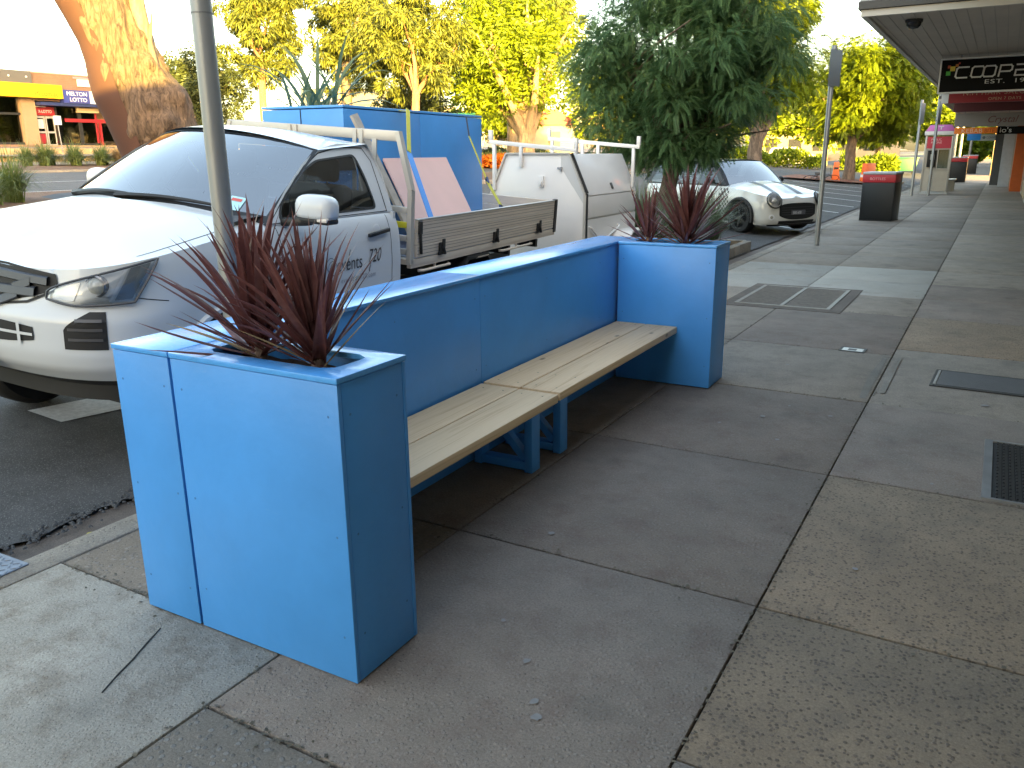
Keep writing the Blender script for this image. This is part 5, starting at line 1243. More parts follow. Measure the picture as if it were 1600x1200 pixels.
def ellipsoid_clumps(c, rad, n, rc, zmin=None, seed=0, shell=.55):
    r2 = np.random.default_rng(seed); C = []
    while len(C) < n:
        d = r2.normal(size=3); d /= np.linalg.norm(d); q = np.array(c)+d*np.array(rad)*(shell+(1-shell)*r2.random())
        if zmin and q[2] < zmin: continue
        C.append(q)
    return np.array(C), rc*(.7+.6*r2.random(n))
def tree(name, label, base, trunk_h, trunk_r, crown_c, crown_r, nclump, rclump, nleaf, lm, bm, leaf=(.16, .06), droop=.4, zmin=None, seed=0, nbranch=7, shell=.5, group=None, frondT=None, fscale=(.8, 1.2), clumps=None, hang=.5, flat=.75):
    root = empty(name, base, 0, label, 'tree', group); base = Vector(base)
    C, rc = ellipsoid_clumps(np.array(crown_c)-np.array(base), crown_r, nclump, rclump, (zmin-base.z) if zmin else None, seed, shell) if clumps is None else (clumps[0]-np.array(base), clumps[1])
    b = MB(); idx = np.random.default_rng(seed+5).choice(len(C), min(nbranch, len(C)), replace=False)
    limbs(b, (0, 0, 0), trunk_h, trunk_r, [C[i] for i in idx]); b.build('trunk', bm, root, smooth=60)
    P, d, k = clump_points(C, rc, nleaf, .35, flat)
    D = d*np.array([1, 1, .5]) + np.array([0, 0, -hang]) + rng.normal(size=d.shape)*.35
    T, F = frondT if frondT else leaf_quad(leaf[0], leaf[1], .2)
    V, FF = place(T, F, P, D, rng.uniform(*fscale, nleaf), rng.uniform(-.6, .6, nleaf) if frondT else rng.uniform(0, 6.28, nleaf))
    np_mesh('crown', V, FF, lm, root); return root
green_d = leaf_mat('leaf_dark_green', (.062, .14, .065), (.14, .235, .085), .38, .45, 1.3)
green_y = leaf_mat('leaf_bright_green', (.06, .115, .006), (.22, .27, .008), .28, .5, .9)
euca = leaf_mat('leaf_eucalypt', (.035, .055, .018), (.20, .22, .030), .25, .5, 1.6)
olive = leaf_mat('leaf_olive', (.04, .06, .025), (.10, .12, .04), .3, .5, .8)
# the round pinnate tree over the kerb garden
FT = frond(9, .24, .075, .019)
C1, r1 = ellipsoid_clumps((-4.80, 13.6, 3.15), (1.80, 1.65, 1.62), 140, .40, None, 4, .45)
sk = [(-4.9+.9*math.cos(a), 13.5+.9*math.sin(a), 1.85) for a in np.linspace(0, 6, 9)] + [(-4.75+.55*math.cos(a), 13.3+.5*math.sin(a), 1.62) for a in np.linspace(0, 6, 8)]
C1 = np.concatenate([C1, np.array(sk), np.array([(-4.8+1.0*math.cos(a), 13.6+1.0*math.sin(a), 4.9) for a in np.linspace(0, 6, 10)])]); r1 = np.concatenate([r1, np.full(len(sk), .36), np.full(10, .6)])
tree('street_tree', 'round dark green street tree in the kerb garden bed beside the hatchback', (-4.78, 13.45, .0), 1.35, .15, None, None, 0, 0, 19000, green_d, bark_g, frondT=FT, fscale=(.55, .95), clumps=(C1, r1), seed=3, nbranch=14, hang=.22, flat=.6)
# two more of the same kind further along
FT2 = frond(6, .30, .13, .042)
tree('street_tree', 'tall broad street tree in sunlight behind the round dark one', (-8.15, 32.4, .3), 1.9, .30, (-8.5, 33.2, 5.6), (2.1, 2.1, 3.3), 120, .72, 15000, green_y, bark_g, frondT=FT2, hang=.2, zmin=2.4, seed=12, nbranch=10)
tree('street_tree', 'sunlit yellow green tree half in building shadow behind the black bin', (-6.58, 44.9, .1), 2.2, .26, (-6.15, 46.2, 4.6), (3.0, 2.7, 2.75), 170, .72, 18000, green_y, bark_g, frondT=FT2, hang=.2, zmin=2.3, seed=22, nbranch=10, fscale=(.8, 1.2))
# big old gum on the median
def gum():
    root = empty('gum_tree', (-16.6, 12.5, zt(-16.6)+.1), 0, 'huge old gum with gnarled bark on the median behind the ute', 'tree')
    # trunk profile: height, centre across the view, half width;  wv runs across the view, dv away from the viewer
    wv = Vector((.80, .60, 0)); dv = Vector((-.60, .80, 0))
    prof = [(-.3, .55, .95), (.3, .45, .80), (.8, .32, .76), (1.2, .22, .78), (1.6, .14, .82), (2.0, .03, .86), (2.4, -.10, .82), (2.8, -.25, .72), (3.2, -.42, .66), (3.7, -.58, .66), (4.2, -.72, .70), (5.0, -.85, .72), (6.2, -.8, .66), (7.5, -.5, .5)]
    from mathutils import noise
    def skin(a, t, smooth):
        h = np.interp(t, np.linspace(0, 1, len(prof)), [p[0] for p in prof]); c = np.interp(h, [p[0] for p in prof], [p[1] for p in prof]); w = np.interp(h, [p[0] for p in prof], [p[2] for p in prof])
        if smooth: c -= np.interp(h, [0, 1.0, 2.0, 2.6, 3.2, 4.5, 6], [.16, .18, .20, .16, .12, .26, .25])
        P = wv*(c-.05+w*math.cos(a)) + dv*(w*.85*math.sin(a)) + Vector((0, 0, h))
        nrm = (wv*math.cos(a)+dv*math.sin(a))
        if not smooth:
            q = P*1.6; q.z *= .55; k = noise.fractal(q, 1.0, 2.0, 5)*.16 + abs(noise.noise(Vector((P.x*4.5, P.y*4.5, P.z*.9))))*-.12
            kn = 0
            for (ka, kh, kr, kd) in ((-1.0, 1.55, .30, .16), (-.55, 2.1, .34, .2), (-.2, 1.2, .3, .14), (-1.5, 1.1, .22, -.16), (-1.25, 1.75, .16, -.14), (-.8, 2.75, .25, .12)):
                d2 = ((a_w(a-ka)*w)**2+(h-kh)**2)/kr**2; kn += kd*math.exp(-d2*2)
            P = P + nrm*(k+kn+.04)
        return P
    def a_w(x): return (x+math.pi) % (2*math.pi)-math.pi
    b = MB(); b.grid(lambda u, v: skin(-2.15+u*4.3, v, False), 150, 170)
    b.build('rough_bark', bark_mat('gum_bark', (.15, .105, .075), (.04, .026, .019), (4.6, 4.6, .9), 1.8), root, smooth=80)
    b = MB(); b.grid(lambda u, v: skin(2.0+u*2.6, v, True), 40, 80); b.build('smooth_bark', mat('gum_smooth', (.042, .015, .009), .8, var=.14, scale=1.2, bump=.05), root, smooth=80)
    b = MB()
    def br(pts, rr): b.tube([wv*x+dv*y+Vector((0, 0, z)) for x, y, z in pts], rr, 10)
    br([(.15, 0, 2.9), (.10, -.1, 3.6), (.0, 0, 4.5), (.1, .1, 6.0), (.2, .2, 7.5)], [.22, .17, .15, .14, .1]); br([(.35, -.3, 2.6), (.30, -.3, 3.2), (.42, -.3, 3.8)], [.10, .05, .015])
    br([(-.7, 0, 6.5), (-1.2, .5, 8), (-2, 1, 9.5)], [.4, .3, .2])
    b.build('limb', bark_mat('limb_bark', (.17, .14, .11), (.09, .07, .055)), root, smooth=60)
gum()
grp = 'trees across the street'
LQ = leaf_quad(.30, .055, .25)
def gumlike(label, base, trunks, crown, rad, n, nl, lm, seed, bm=bark_r, th=3.0, tr=.22, leaf=(.30, .06), rc=.52, hang=.9, zmin=None, name='eucalypt_tree', shell=.4, nb=8):
    return tree(name, label, base, th, tr, crown, rad, n, rc, nl, lm, bm, leaf=leaf, zmin=zmin, seed=seed, nbranch=nb, shell=shell, group=grp, hang=hang)
gumlike('drooping eucalypt with reddish trunk behind the ute cab roof', (-31.9, 30.6, 1.3), 1, (-32.2, 31.2, 8.2), (2.3, 2.0, 3.4), 100, 22000, euca, 31, th=4.0, tr=.20, zmin=4.6)
gumlike('tall loose eucalypt with dark forked trunk above the blue load', (-29.6, 34.2, 1.25), 1, (-29.4, 35.2, 8.2), (3.1, 2.7, 3.8), 120, 28000, euca, 37, bm=bark_g, th=5.0, tr=.26, zmin=4.9)
gumlike('sunlit broad yellow green tree with stout pale trunk behind the trailer', (-20.3, 36.4, .85), 1, (-22.0, 37.0, 6.4), (3.8, 3.2, 3.3), 150, 24000, green_y, 43, bm=bark_y, th=1.75, tr=.46, leaf=(.26, .09), rc=.75, hang=.3, zmin=3.2, name='broadleaf_tree', nb=12)
gumlike('leaning red barked tree with yellow foliage behind the blue load', (-22.7, 30.7, .95), 1, (-23.6, 31.8, 6.6), (2.4, 2.1, 2.6), 95, 20000, euca, 47, bm=bark_r, th=3.4, tr=.2, zmin=4.4)
gumlike('golden topped gum rising behind the broad yellow green tree', (-25.5, 44.0, 1.1), 1, (-25.5, 44.5, 9.2), (4.4, 3.2, 3.0), 120, 22000, euca, 53, bm=bark_y, th=5.0, tr=.3, zmin=6.2, leaf=(.36, .08), rc=.9)
gumlike('dark bushy tree with sunlit yellow top left of the steel pole', (-34.6, 28.9, 1.35), 1, (-34.6, 29.1, 4.9), (2.4, 2.0, 2.0), 90, 20000, olive, 59, bm=bark_g, th=1.6, tr=.18, leaf=(.2, .07), rc=.6, hang=.3, name='bushy_tree', shell=.3)
gumlike('low round dark green tree behind the end of the blue load', (-28.5, 38.3, 1.2), 1, (-28.5, 38.4, 3.9), (2.3, 1.9, 1.6), 80, 14000, olive, 61, bm=bark_g, th=1.2, tr=.16, leaf=(.2, .08), rc=.6, hang=.3, name='bushy_tree', shell=.3)
k = 0
for (x, y, h, rx, lab) in ((-17.0, 70, 7.0, 3.2, 'sunlit yellow tree far behind the hatchback roof'), (-12.5, 72, 6.6, 3.0, 'sunlit yellow tree far behind the hedge centre'), (-8.8, 74, 6.0, 2.6, 'sunlit yellow tree far behind the leaning sign pole'), (-21.5, 66, 7.5, 3.4, 'far sunlit tree showing through under the round dark tree'), (-27, 62, 7.0, 3.6, 'far sunlit tree beyond the white fence'), (-5.4, 80, 7.6, 1.5, 'narrow upright yellow tree beyond the phone booth'), (-4.0, 86, 7.5, 1.3, 'second narrow upright yellow tree beyond the phone booth'), (-3.1, 118, 6, 2.4, 'dim green tree at the far end of the footpath'), (-.2, 135, 5, 3.4, 'golden tree closing the far end of the footpath'), (-2.9, 92, 3.2, 1.3, 'low golden bush on the left at far end of footpath'), (-.9, 108, 4.2, 2.2, 'golden bush in the middle of the far end of footpath'), (-34, 56, 6.5, 3.2, 'far pale tree beside the green banner')):
    z = zt(x); k += 1
    tree('far_tree', lab, (x, y, z-.1), h*.33, .2, (x, y, z+h*.62), (rx, rx, h*.40), 40, rx*.36, 5200, green_y, bark_y, leaf=(.42, .20), zmin=z+h*.14, seed=100+k, nbranch=6, group='far sunlit trees', hang=.2)
# strappy clumps, hedges and flower bed
def tussock(loc, n, L, m, label, seed, w=.022, name='strappy_plant', grp_='strappy plants in the garden beds', spread=1.0):
    r2 = np.random.default_rng(seed); V = []; F = []
    for i in range(n):
        az = r2.uniform(0, 6.283); lean = (.15+.95*r2.random()**.8)*spread; l = L*r2.uniform(.6, 1.1); p = np.array([r2.normal(0, .06), r2.normal(0, .06), 0]); a = lean*.4
        dx = np.array([math.cos(az), math.sin(az), 0]); sx = np.array([-math.sin(az), math.cos(az), 0]); st = len(V)
        for j in range(5):
            t = j/4; ww = w*(1-t*.92)
            V += [p-sx*ww/2, p+sx*ww/2]
            p = p+(dx*math.sin(a)+np.array([0, 0, 1])*math.cos(a))*l/4; a += lean*.55
        for j in range(4): q = st+2*j; F.append((q, q+1, q+3, q+2))
    o = np_mesh(name, V, F, m, None, loc); tag(o, label, 'plant', grp_); return o
strap_g = leaf_mat('strap_leaf', (.07, .115, .025), (.19, .23, .08), .3, .45, 3)
strap_t = leaf_mat('strap_leaf_grey', (.10, .15, .075), (.22, .27, .15), .3, .45, 3)
dryg = leaf_mat('dry_grass', (.20, .13, .07), (.32, .24, .13), .25, .7, 3)
for i in range(15):
    x = -32.3+.5*math.sin(i*2.7); y = 18.7+i*.56; L = (1.0, 1.15, 1.0, .95, 1.1, .9, 1.0, .8, .85, 1.35, 1.45, 1.4, 1.45, 1.3, 1.3)[i]
    tussock((x, y, zt(x)+.05), 420, L, strap_g, '%s strappy clump from the left in the far garden bed' % ('first second third fourth fifth sixth seventh eighth ninth tenth eleventh twelfth thirteenth fourteenth fifteenth'.split()[i]), 200+i, w=.04, spread=1.2)
for i, (x, y) in enumerate(((-32.0, 22.4), (-32.1, 23.2))): tussock((x, y, zt(x)+.05), 360, 1.0, dryg, ['dry brown clump left of the tall strappy ones', 'dry brown clump touching the tall strappy ones'][i], 220+i, w=.03)
tussock((-16.2, 9.0, zt(-16)+.08), 480, 1.15, strap_g, 'strappy green clump on near median at the left edge', 231, w=.03)
tussock((-15.7, 8.3, zt(-16)+.08), 300, .8, strap_g, 'lower clump at left edge in front of the larger median clump', 232, w=.03)
# kerb garden bed with stone edging
root = tag(empty('kerb_garden'), kind='structure')
b = MB(); b.grid(lambda u, v: (-6.6+2.85*u, 11.4+3.2*v, .03+.05*math.sin(u*9+v*5)*math.sin(v*11)), 16, 16); b.build('garden_soil', dirt, root, smooth=60)
for i in range(8):
    b = MB(); b.box(-.17, .17, -.07, .07, -.2, .10); b.build('edging_stone', kerb_c, root, bevel=.015, loc=(-3.92-.355*i, 14.66, .0)); 
for i in range(9):
    b = MB(); b.box(-.07, .07, -.17, .17, -.2, .10); b.build('edging_stone', kerb_c, root, bevel=.015, loc=(-3.70, 11.55+.36*i, .0))
for i, (x, y, n, L) in enumerate(((-4.0, 11.9, 420, .66), (-4.2, 13.0, 380, .68), (-4.9, 12.6, 380, .7), (-4.15, 13.8, 340, .6), (-5.4, 12.4, 380, .72), (-4.5, 14.2, 300, .55), (-5.9, 12.9, 340, .7), (-5.2, 13.9, 300, .6))):
    tussock((x, y, .04), int(n*1.5), L*1.75, strap_t, ['grassy clump at near corner of the kerb garden', 'grassy clump by the kerb garden edging left of the far planter', 'grassy clump in front of the street tree trunk', 'grassy clump right of the street tree trunk by the edging', 'grassy clump left of the street tree near the trailer', 'grassy clump at the far right corner of the kerb garden', 'grassy clump at far left of the kerb garden', 'grassy clump hidden behind the street tree trunk'][i], 240+i, w=.02, name='grass_clump', grp_='grassy clumps in the kerb garden', spread=.75)
def hedge(name, label, x0, x1, y0, y1, h, m, n, seed, cat='hedge'):
    r2 = np.random.default_rng(seed); P = np.stack([r2.uniform(x0, x1, n), r2.uniform(y0, y1, n), r2.random(n)**.6], 1)
    z = np.array([zt(q) for q in P[:, 0]]); top = h*(.82+.18*np.sin(P[:, 0]*2.1+P[:, 1]*1.3)); P[:, 2] = z+P[:, 2]*top
    D = r2.normal(size=(n, 3))+np.array([0, 0, .4]); T, F = leaf_quad(.32, .13, .1); V, FF = place(T, F, P, D, r2.uniform(.6, 1.2, n), r2.uniform(0, 6.28, n))
    o = np_mesh(name, V, FF, m); tag(o, label, cat)
hedge('hedge', 'long low sunlit hedge across the far side of the car park', -20.5, -10.6, 59.5, 61, 1.25, green_y, 5500, 1)
hedge('hedge', 'shorter hedge behind the tree trunk and orange barrier', -9.4, -5.9, 59.8, 61.2, 1.15, green_y, 3200, 2)
hedge('hedge', 'dull green hedge in front of the white fence', -30.5, -23.8, 44.2, 45.4, .9, olive, 3600, 3)
orange_f = leaf_mat('orange_flower', (.55, .10, .01), (.75, .28, .02), .3, .6, 3)
hedge('flower_bed', 'bright orange flower bed seen between the blue load and trailer', -24.2, -19.6, 37.2, 39.2, .55, orange_f, 3800, 4, 'flower bed')
hedge('grass_strip', 'pale green grassy strip behind the orange flowers', -25, -19.6, 39.6, 40.6, .7, leaf_mat('pale_grass', (.16, .2, .04), (.3, .3, .08), .3, .6, 2), 2500, 5, 'grass')
# flax riding in the load
fx = on_tray('flax_plant', 'strappy green flax plant standing in the load on the ute', 'plant', (-.36, 3.35, 1.95))
r3 = random.Random(5); bl = [blade_mesh('leaf', 1.0, .045, r3.uniform(.3, 1.7), strap_t, r3.uniform(-.5, .5)) for _ in range(8)]
for i in range(46):
    o = bpy.data.objects.new('leaf', r3.choice(bl)); COL.objects.link(o); o.parent = fx; s = r3.uniform(.45, .8); o.scale = (s, s, s)
    o.rotation_euler = (Euler((0, 0, i*2.4)).to_matrix() @ Euler((0, R(8+62*r3.random()), 0)).to_matrix()).to_euler(); o.location = (r3.uniform(-.1, .22), r3.uniform(-.1, .25), 0)
# ================================================================== STREET FURNITURE
galv = mat('galvanised_pole', (.27, .275, .27), .45, .6, var=.12, scale=9, streak=(1, 1, .25), bump=.05)
# big steel pole beside the bench
g = empty('steel_pole', (-3.09, 2.655, 0), 0, 'thick galvanised steel pole rising behind the near planter', 'pole')
b = MB(); b.lathe([(.0455, -.2), (.0455, 5.0)], seg=28); b.build('shaft', galv, g, smooth=60)
b = MB(); b.lathe([(.047, 2.2), (.047, 2.206)], seg=28); b.lathe([(.058, .001), (.075, .0)], seg=28); b.build('band', mat('dull_steel', (.2, .2, .2), .6, .6), g)
def sign_pole(loc, h, r, label, plate=None):
    g = empty('sign_pole', loc, 0, label, 'sign pole', 'slim sign poles along the kerb')
    b = MB(); b.lathe([(r, -.2), (r, h), (r*.8, h+.01)], seg=16); b.build('shaft', galv, g, smooth=60)
    if plate:
        b = MB(); M = Euler((0, 0, plate[3])).to_matrix().to_4x4(); b.box(-plate[0]/2, plate[0]/2, -r-.012, -r-.006, plate[1], plate[2], M); b.build('sign_plate', mat('sign_back', (.30, .33, .36), .4, .6), g)
        b = MB(); b.box(-.05, .05, -r-.006, r+.01, plate[1]+.1, plate[1]+.13, M); b.build('clamp', mat('dull_steel', (.2, .2, .2), .6, .6), g)
sign_pole((-2.66, 15.3, 0), 3.28, .042, 'tall slim grey pole with edge-on sign plate left of the black bin', (.32, 2.65, 3.22, R(65)))
sign_pole((-2.72, 33.6, 0), 3.3, .05, 'left of the two grey poles in front of the phone booth', (.3, 2.5, 3.2, R(70)))
sign_pole((-2.2, 34.0, 0), 3.45, .05, 'right of two grey poles in front of phone booth', (.3, 2.5, 3.35, R(75)))
for i, (x, y, h) in enumerate(((-2.35, 52, 4.6), (-2.5, 63, 4.4), (-2.2, 72, 4.2))):
    sign_pole((x, y, 0), h, .09, ['grey pole behind the second black bin', 'middle grey pole far along the footpath', 'farthest grey pole along the footpath'][i])
# litter bins
bin_dark = mat('bin_charcoal', (.007, .009, .010), .5, var=.1, scale=4); bin_red = mat('bin_red', (.42, .02, .03), .45); bin_grey = mat('bin_steel', (.28, .27, .24), .45, .6)
def litter_bin(loc, rz, label, w=.72, d=.72, h=1.12, words=True):
    g = empty('litter_bin', loc, rz, label, 'litter bin', 'black litter bins with red headers')
    b = MB(); b.box(-w/2, w/2, 0, d*.72, .02, h-.24); b.build('cabinet', bin_dark, g, bevel=.008)
    b = MB(); b.box(-w/2+.004, w/2-.004, d*.74, d, .02, h-.03); b.build('back_post', bin_grey, g, bevel=.01)
    b = MB(); b.box(-w/2-.003, w/2+.003, -.004, d*.72, h-.235, h-.06); hd = b.build('header', bin_red, g, bevel=.006)
    b = MB(); b.box(-w/2-.008, w/2+.008, -.008, d+.008, h-.055, h); b.build('lid', mat('bin_lid', (.38, .38, .39), .45), g, bevel=.014)
    b = MB(); b.box(-w/2+.03, -w/2+.034, -.008, -.0045, .06, h-.3); b.box(w/2-.034, w/2-.03, -.008, -.0045, .06, h-.3); b.build('door_gap', black_pl, g)
    if words: text('header_lettering', 'BOTTLES', .085, mat('bin_pink', (.75, .35, .36), .5), hd, Matrix(((1, 0, 0, -.20), (0, 0, -1, -.0062), (0, 1, 0, h-.18), (0, 0, 0, 1))), 0, sx=1.0)
    b = MB(); b.box(-w/2, w/2, 0, d, 0, .018); b.build('plinth', black_pl, g)
    return g
litter_bin((-2.44, 21.25, 0), R(-7), 'nearest black litter bin with red header on the footpath')
litter_bin((-1.98, 48.4, 0), 0, 'second black litter bin beyond the phone booth', .9, .8, 1.25, False)
litter_bin((-1.95, 66, 0), 0, 'farthest black litter bin far down the footpath', .9, .8, 1.25, False)
# phone booth
booth_st = mat('booth_steel', (.36, .35, .32), .42, .6, var=.08, scale=3); pink = mat('booth_pink', (.52, .13, .36), .45); boothred = mat('booth_red', (.50, .03, .055), .45)
g = empty('phone_booth', (-2.13, 35.4, 0), R(4), 'public phone booth with magenta hip roof and red header', 'phone booth')
for x in (-.44, .44):
    for y in (0, .82): b = MB(); b.box(x-.035, x+.035, y-.035, y+.035, 0, 2.12); b.build('corner_post', booth_st, g, bevel=.006)
b = MB(); b.box(-.405, .405, -.015, .015, .10, .86); b.build('lower_panel', booth_st, g)
b = MB(); b.box(-.47, .47, -.05, .87, 0, .06); b.build('base', mat('booth_base', (.4, .4, .38), .6), g)
b = MB(); b.box(-.405, .405, -.028, .02, 1.66, 2.08); hd = b.build('header', boothred, g)
text('header_lettering', 'PUBLIC\nPHONE', .11, mat('booth_pale', (.75, .5, .5), .5), hd, Matrix(((1, 0, 0, -.28), (0, 0, -1, -.030), (0, 1, 0, 1.94), (0, 0, 0, 1))), 0)
b = MB(); b.box(-.52, .52, -.10, .92, 2.13, 2.27); b.build('white_band', mat('booth_white', (.72, .70, .66), .5), g, bevel=.01)
b = MB(); P0_ = [(-.50, -.08), (.50, -.08), (.50, .90), (-.50, .90)]; A = [b.bm.verts.new((x, y, 2.275)) for x, y in P0_]; B_ = [b.bm.verts.new((x*.72, .41+(y-.41)*.72, 2.50)) for x, y in P0_]
b.bm.faces.new(A[::-1]); b.bm.faces.new(B_)
for i in range(4): b.bm.faces.new((A[i], A[(i+1) % 4], B_[(i+1) % 4], B_[i]))
rf_ = b.build('roof', pink, g, bevel=.015)
b = MB(); b.box(-.08, .09, -.068, -.055, 2.42, 2.445); b.box(-.01, .03, -.068, -.055, 2.33, 2.42); b.build('emblem', mat('booth_white', (.72, .70, .66), .5), rf_)
b = MB(); b.box(-.405, .405, .80, .815, .1, 2.1); b.build('back_panel', booth_st, g)
b = MB(); b.box(-.405, .405, -.012, .012, .89, .94); b.box(-.405, .405, -.012, .012, 1.61, 1.655); b.box(-.405, -.365, -.012, .012, .94, 1.61); b.box(-.02, .02, -.012, .012, .94, 1.61); b.box(.365, .405, -.012, .012, .94, 1.61); b.build('window_frame', booth_st, g)
b = MB(); b.box(.02, .365, -.003, .003, .94, 1.61); b.build('pane', glass_mat('booth_glass', (.6, .68, .66), .02), g)
b = MB(); b.box(-.34, -.05, .30, .79, .98, 1.58); ph = b.build('telephone', black_pl, g, bevel=.02)
b = MB(); b.box(-.24, -.10, .285, .299, 1.25, 1.45); b.build('keypad', mat('keypad_grey', (.5, .5, .5), .4), ph)
g = empty('footpath_bench', (-1.78, 37.6, 0), 0, 'small grey bench just past the phone booth', 'bench')
b = MB(); b.box(-.25, .25, 0, 1.4, .42, .47); b.build('seat', booth_st, g, bevel=.01)
for y in (.15, 1.2):
    b = MB(); b.box(-.2, .2, y, y+.06, 0, .42); b.build('leg', booth_st, g)
# orange barrier, bike, dumpster on the other side of the parking bays
org = mat('barrier_orange', (.75, .14, .03), .5)
g = empty('road_barrier', (-6.95, 43.4, zt(-6.9)), R(10), 'orange plastic barrier beside the second street tree trunk', 'barrier')
b = MB(); b.prism([(-.22, 0), (.22, 0), (.14, .5), (.12, .95), (-.12, .95), (-.14, .5)], .5); b.build('body', org, g, bevel=.03)
b = MB(); b.box(-.1, .1, -.005, .0, .6, .7); b.build('slot', black_pl, g)
g = empty('bicycle', (-7.6, 43.0, zt(-7.5)), R(20), 'dark bicycle lying beside the orange barrier', 'bicycle', tilt=(R(62), 0))
for x in (-.5, .5):
    b = MB(); b.tube([(x+.31*math.cos(a), 0, .33+.31*math.sin(a)) for a in np.linspace(0, 2*math.pi, 24)], .016, 6); b.build('wheel', rubber, g)
b = MB(); 
for p, q in (((-.5, 0, .33), (-.12, 0, .30)), ((-.12, 0, .3), (-.25, 0, .78)), ((-.5, 0, .33), (-.22, 0, .7)), ((-.12, 0, .3), (.33, 0, .72)), ((-.22, 0, .7), (.33, 0, .76)), ((.33, 0, .85), (.5, 0, .33))): b.tube([p, q], .018, 6)
b.build('frame', mat('bike_frame', (.08, .08, .1), .4), g)
b = MB(); b.tube([(.33, -.25, .93), (.33, 0, .88), (.33, .25, .93)], .013, 6); b.build('handlebar', black_pl, g)
b = MB(); b.box(-.38, -.14, -.06, .06, .80, .84); b.build('saddle', black_pl, g, bevel=.02)
# red and orange bits at foot of the second tree
g = empty('road_barrier', (-5.75, 43.9, zt(-5.8)), R(-20), 'second orange barrier half hidden behind the black bin', 'barrier')
b = MB(); b.prism([(-.22, 0), (.22, 0), (.14, .5), (.12, .95), (-.12, .95), (-.14, .5)], .9); b.build('body', org, g, bevel=.03)
b = MB(); b.box(-.16, .16, -.004, 0, .3, .42); b.build('band', mat('tape_white', (.7, .7, .7), .5), g)
b = MB(); b.grid(lambda u, v: (-9.5+5.2*u, 42.2+4.6*v, zt(-9.5+5.2*u)+.10), 8, 8); o = b.build('tree_island', mat('red_mulch', (.16, .065, .04), .95, var=.35, scale=6, bump=.5, bscale=20)); o['kind'] = 'structure'
kerb_run('island_kerb', -4.25, 42.2, 46.8, .15, zt(-4.3)+.12, kerb_c, 5)
g = empty('skip_bin', (-5.55, 61.6, zt(-5.5)-.02), R(8), 'green wheeled skip bin in front of the far hedge', 'skip bin')
green_b = mat('skip_green', (.015, .11, .05), .5, var=.1)
b = MB(); b.prism([(-.62, .25), (.62, .25), (.75, 1.05), (-.75, 1.05)], 1.0); b.build('body', green_b, g, bevel=.02)
b = MB(); b.box(-.78, .78, -.05, 1.05, 1.055, 1.12); b.build('lid', mat('skip_lid', (.02, .13, .06), .45), g, bevel=.02)
for x in (-.5, .5):
    for y in (.1, .9): b = MB(); b.lathe([(.1, -.03), (.1, .03)], 'x', (x, y, .12), 14); b.bar((x, y, .12), (x, y, .26), .05); b.build('castor', rubber, g)
# street lamp in the distance
g = empty('street_lamp', (-11.6, 47.0, zt(-11.6)), 0, 'grey street lamp rising behind the hatchback roof', 'street lamp')
b = MB(); b.lathe([(.06, -.1), (.05, 2.9)], seg=12); b.build('shaft', galv, g, smooth=60)
b = MB(); b.lathe([(.05, 2.88), (.3, 2.95), (.26, 3.05), (.06, 3.12), (0, 3.13)], seg=16); b.build('lamp_head', mat('lamp_green', (.10, .12, .11), .5), g, smooth=50)
# parked cars far off
cw = mat('far_white_paint', (.7, .7, .7), .25, coat=.5); cg = mat('far_grey_paint', (.25, .27, .3), .25, coat=.5)
for i, (x, y, a, mm, lab) in enumerate(((-15.2, 64, 60, cw, 'white car far off behind the lamp pole'), (-11.8, 66.5, 100, cw, 'white car far off above the end of the hedge'), (-19.2, 62.5, 80, cg, 'grey car far off glimpsed under the round tree'))):
    make_hatch('parked_car', lab, (x, y, zt(x)+.05), R(a), mm, mm, .22, 0, False, 'cars parked beyond the hedge')
# ================================================================== ACROSS THE STREET
tan = mat('tan_render', (.30, .205, .125), .8, var=.1, scale=1.5); brick = mat('brown_brick', (.22, .13, .085), .85, var=.15, scale=3); mortar = mat('mortar', (.2, .155, .12), .9)
yel = mat('fascia_yellow', (.66, .38, .004), .5); navy = mat('fascia_navy', (.035, .05, .24), .45); grey_par = mat('parapet_grey', (.10, .098, .094), .6); redf = mat('shop_red', (.26, .014, .02), .5); dglass = glass_mat('far_glass', (.22, .25, .25), .03)
XF = -42.0
FX = lambda y, z, x=XF+.0: Matrix(((0, 0, 1, x), (1, 0, 0, y), (0, 1, 0, z), (0, 0, 0, 1)))
g = empty('shop_building', (XF, 21, 2.2), 0, 'shop with bright yellow fascia and big dark window', 'shop', 'shops across the street')
def pt(name, m, y0, y1, z0, z1, x0, x1, par, bevel=0): b = MB(); b.box(x0, x1, y0-21, y1-21, z0-2.2, z1-2.2); return b.build(name, m, par, bevel=bevel)
pt('wall', tan, 14, 25.18, 2.0, 5.70, -9, -1.0, g)
pt('parapet', grey_par, 14, 25.02, 5.20, 5.76, -.99, .30, g)
pt('pillar', tan, 24.46, 25.17, 2.2, 4.52, -.98, .02, g); pt('pillar', tan, 17.5, 18.1, 2.2, 4.52, -.98, .02, g)
pt('fascia', yel, 16.0, 26.40, 4.53, 5.18, .05, .50, g)
f = pt('window', mat('window_black', (.02, .02, .02), .5), 18.12, 24.45, 2.32, 2.42, -.3, -.15, g); pt('pane', dglass, 18.15, 24.4, 2.43, 4.5, -.24, -.22, f); pt('transom', MATS['window_black'], 18.12, 24.45, 3.72, 3.82, -.21, -.12, f)
for y in (20.2, 22.4): pt('mullion', MATS['window_black'], y, y+.06, 2.43, 4.5, -.215, -.13, f)
pt('counter', mat('counter_grey', (.10, .10, .10), .6), 21.5, 23.3, 2.6, 3.35, -.8, -.5, g); pt('blind', mat('blind_pale', (.35, .37, .36), .8), 19, 24.2, 2.45, 2.95, -.9, -.85, g)
pt('plinth', brick, 14, 25.2, 1.95, 2.31, -.97, .06, g)
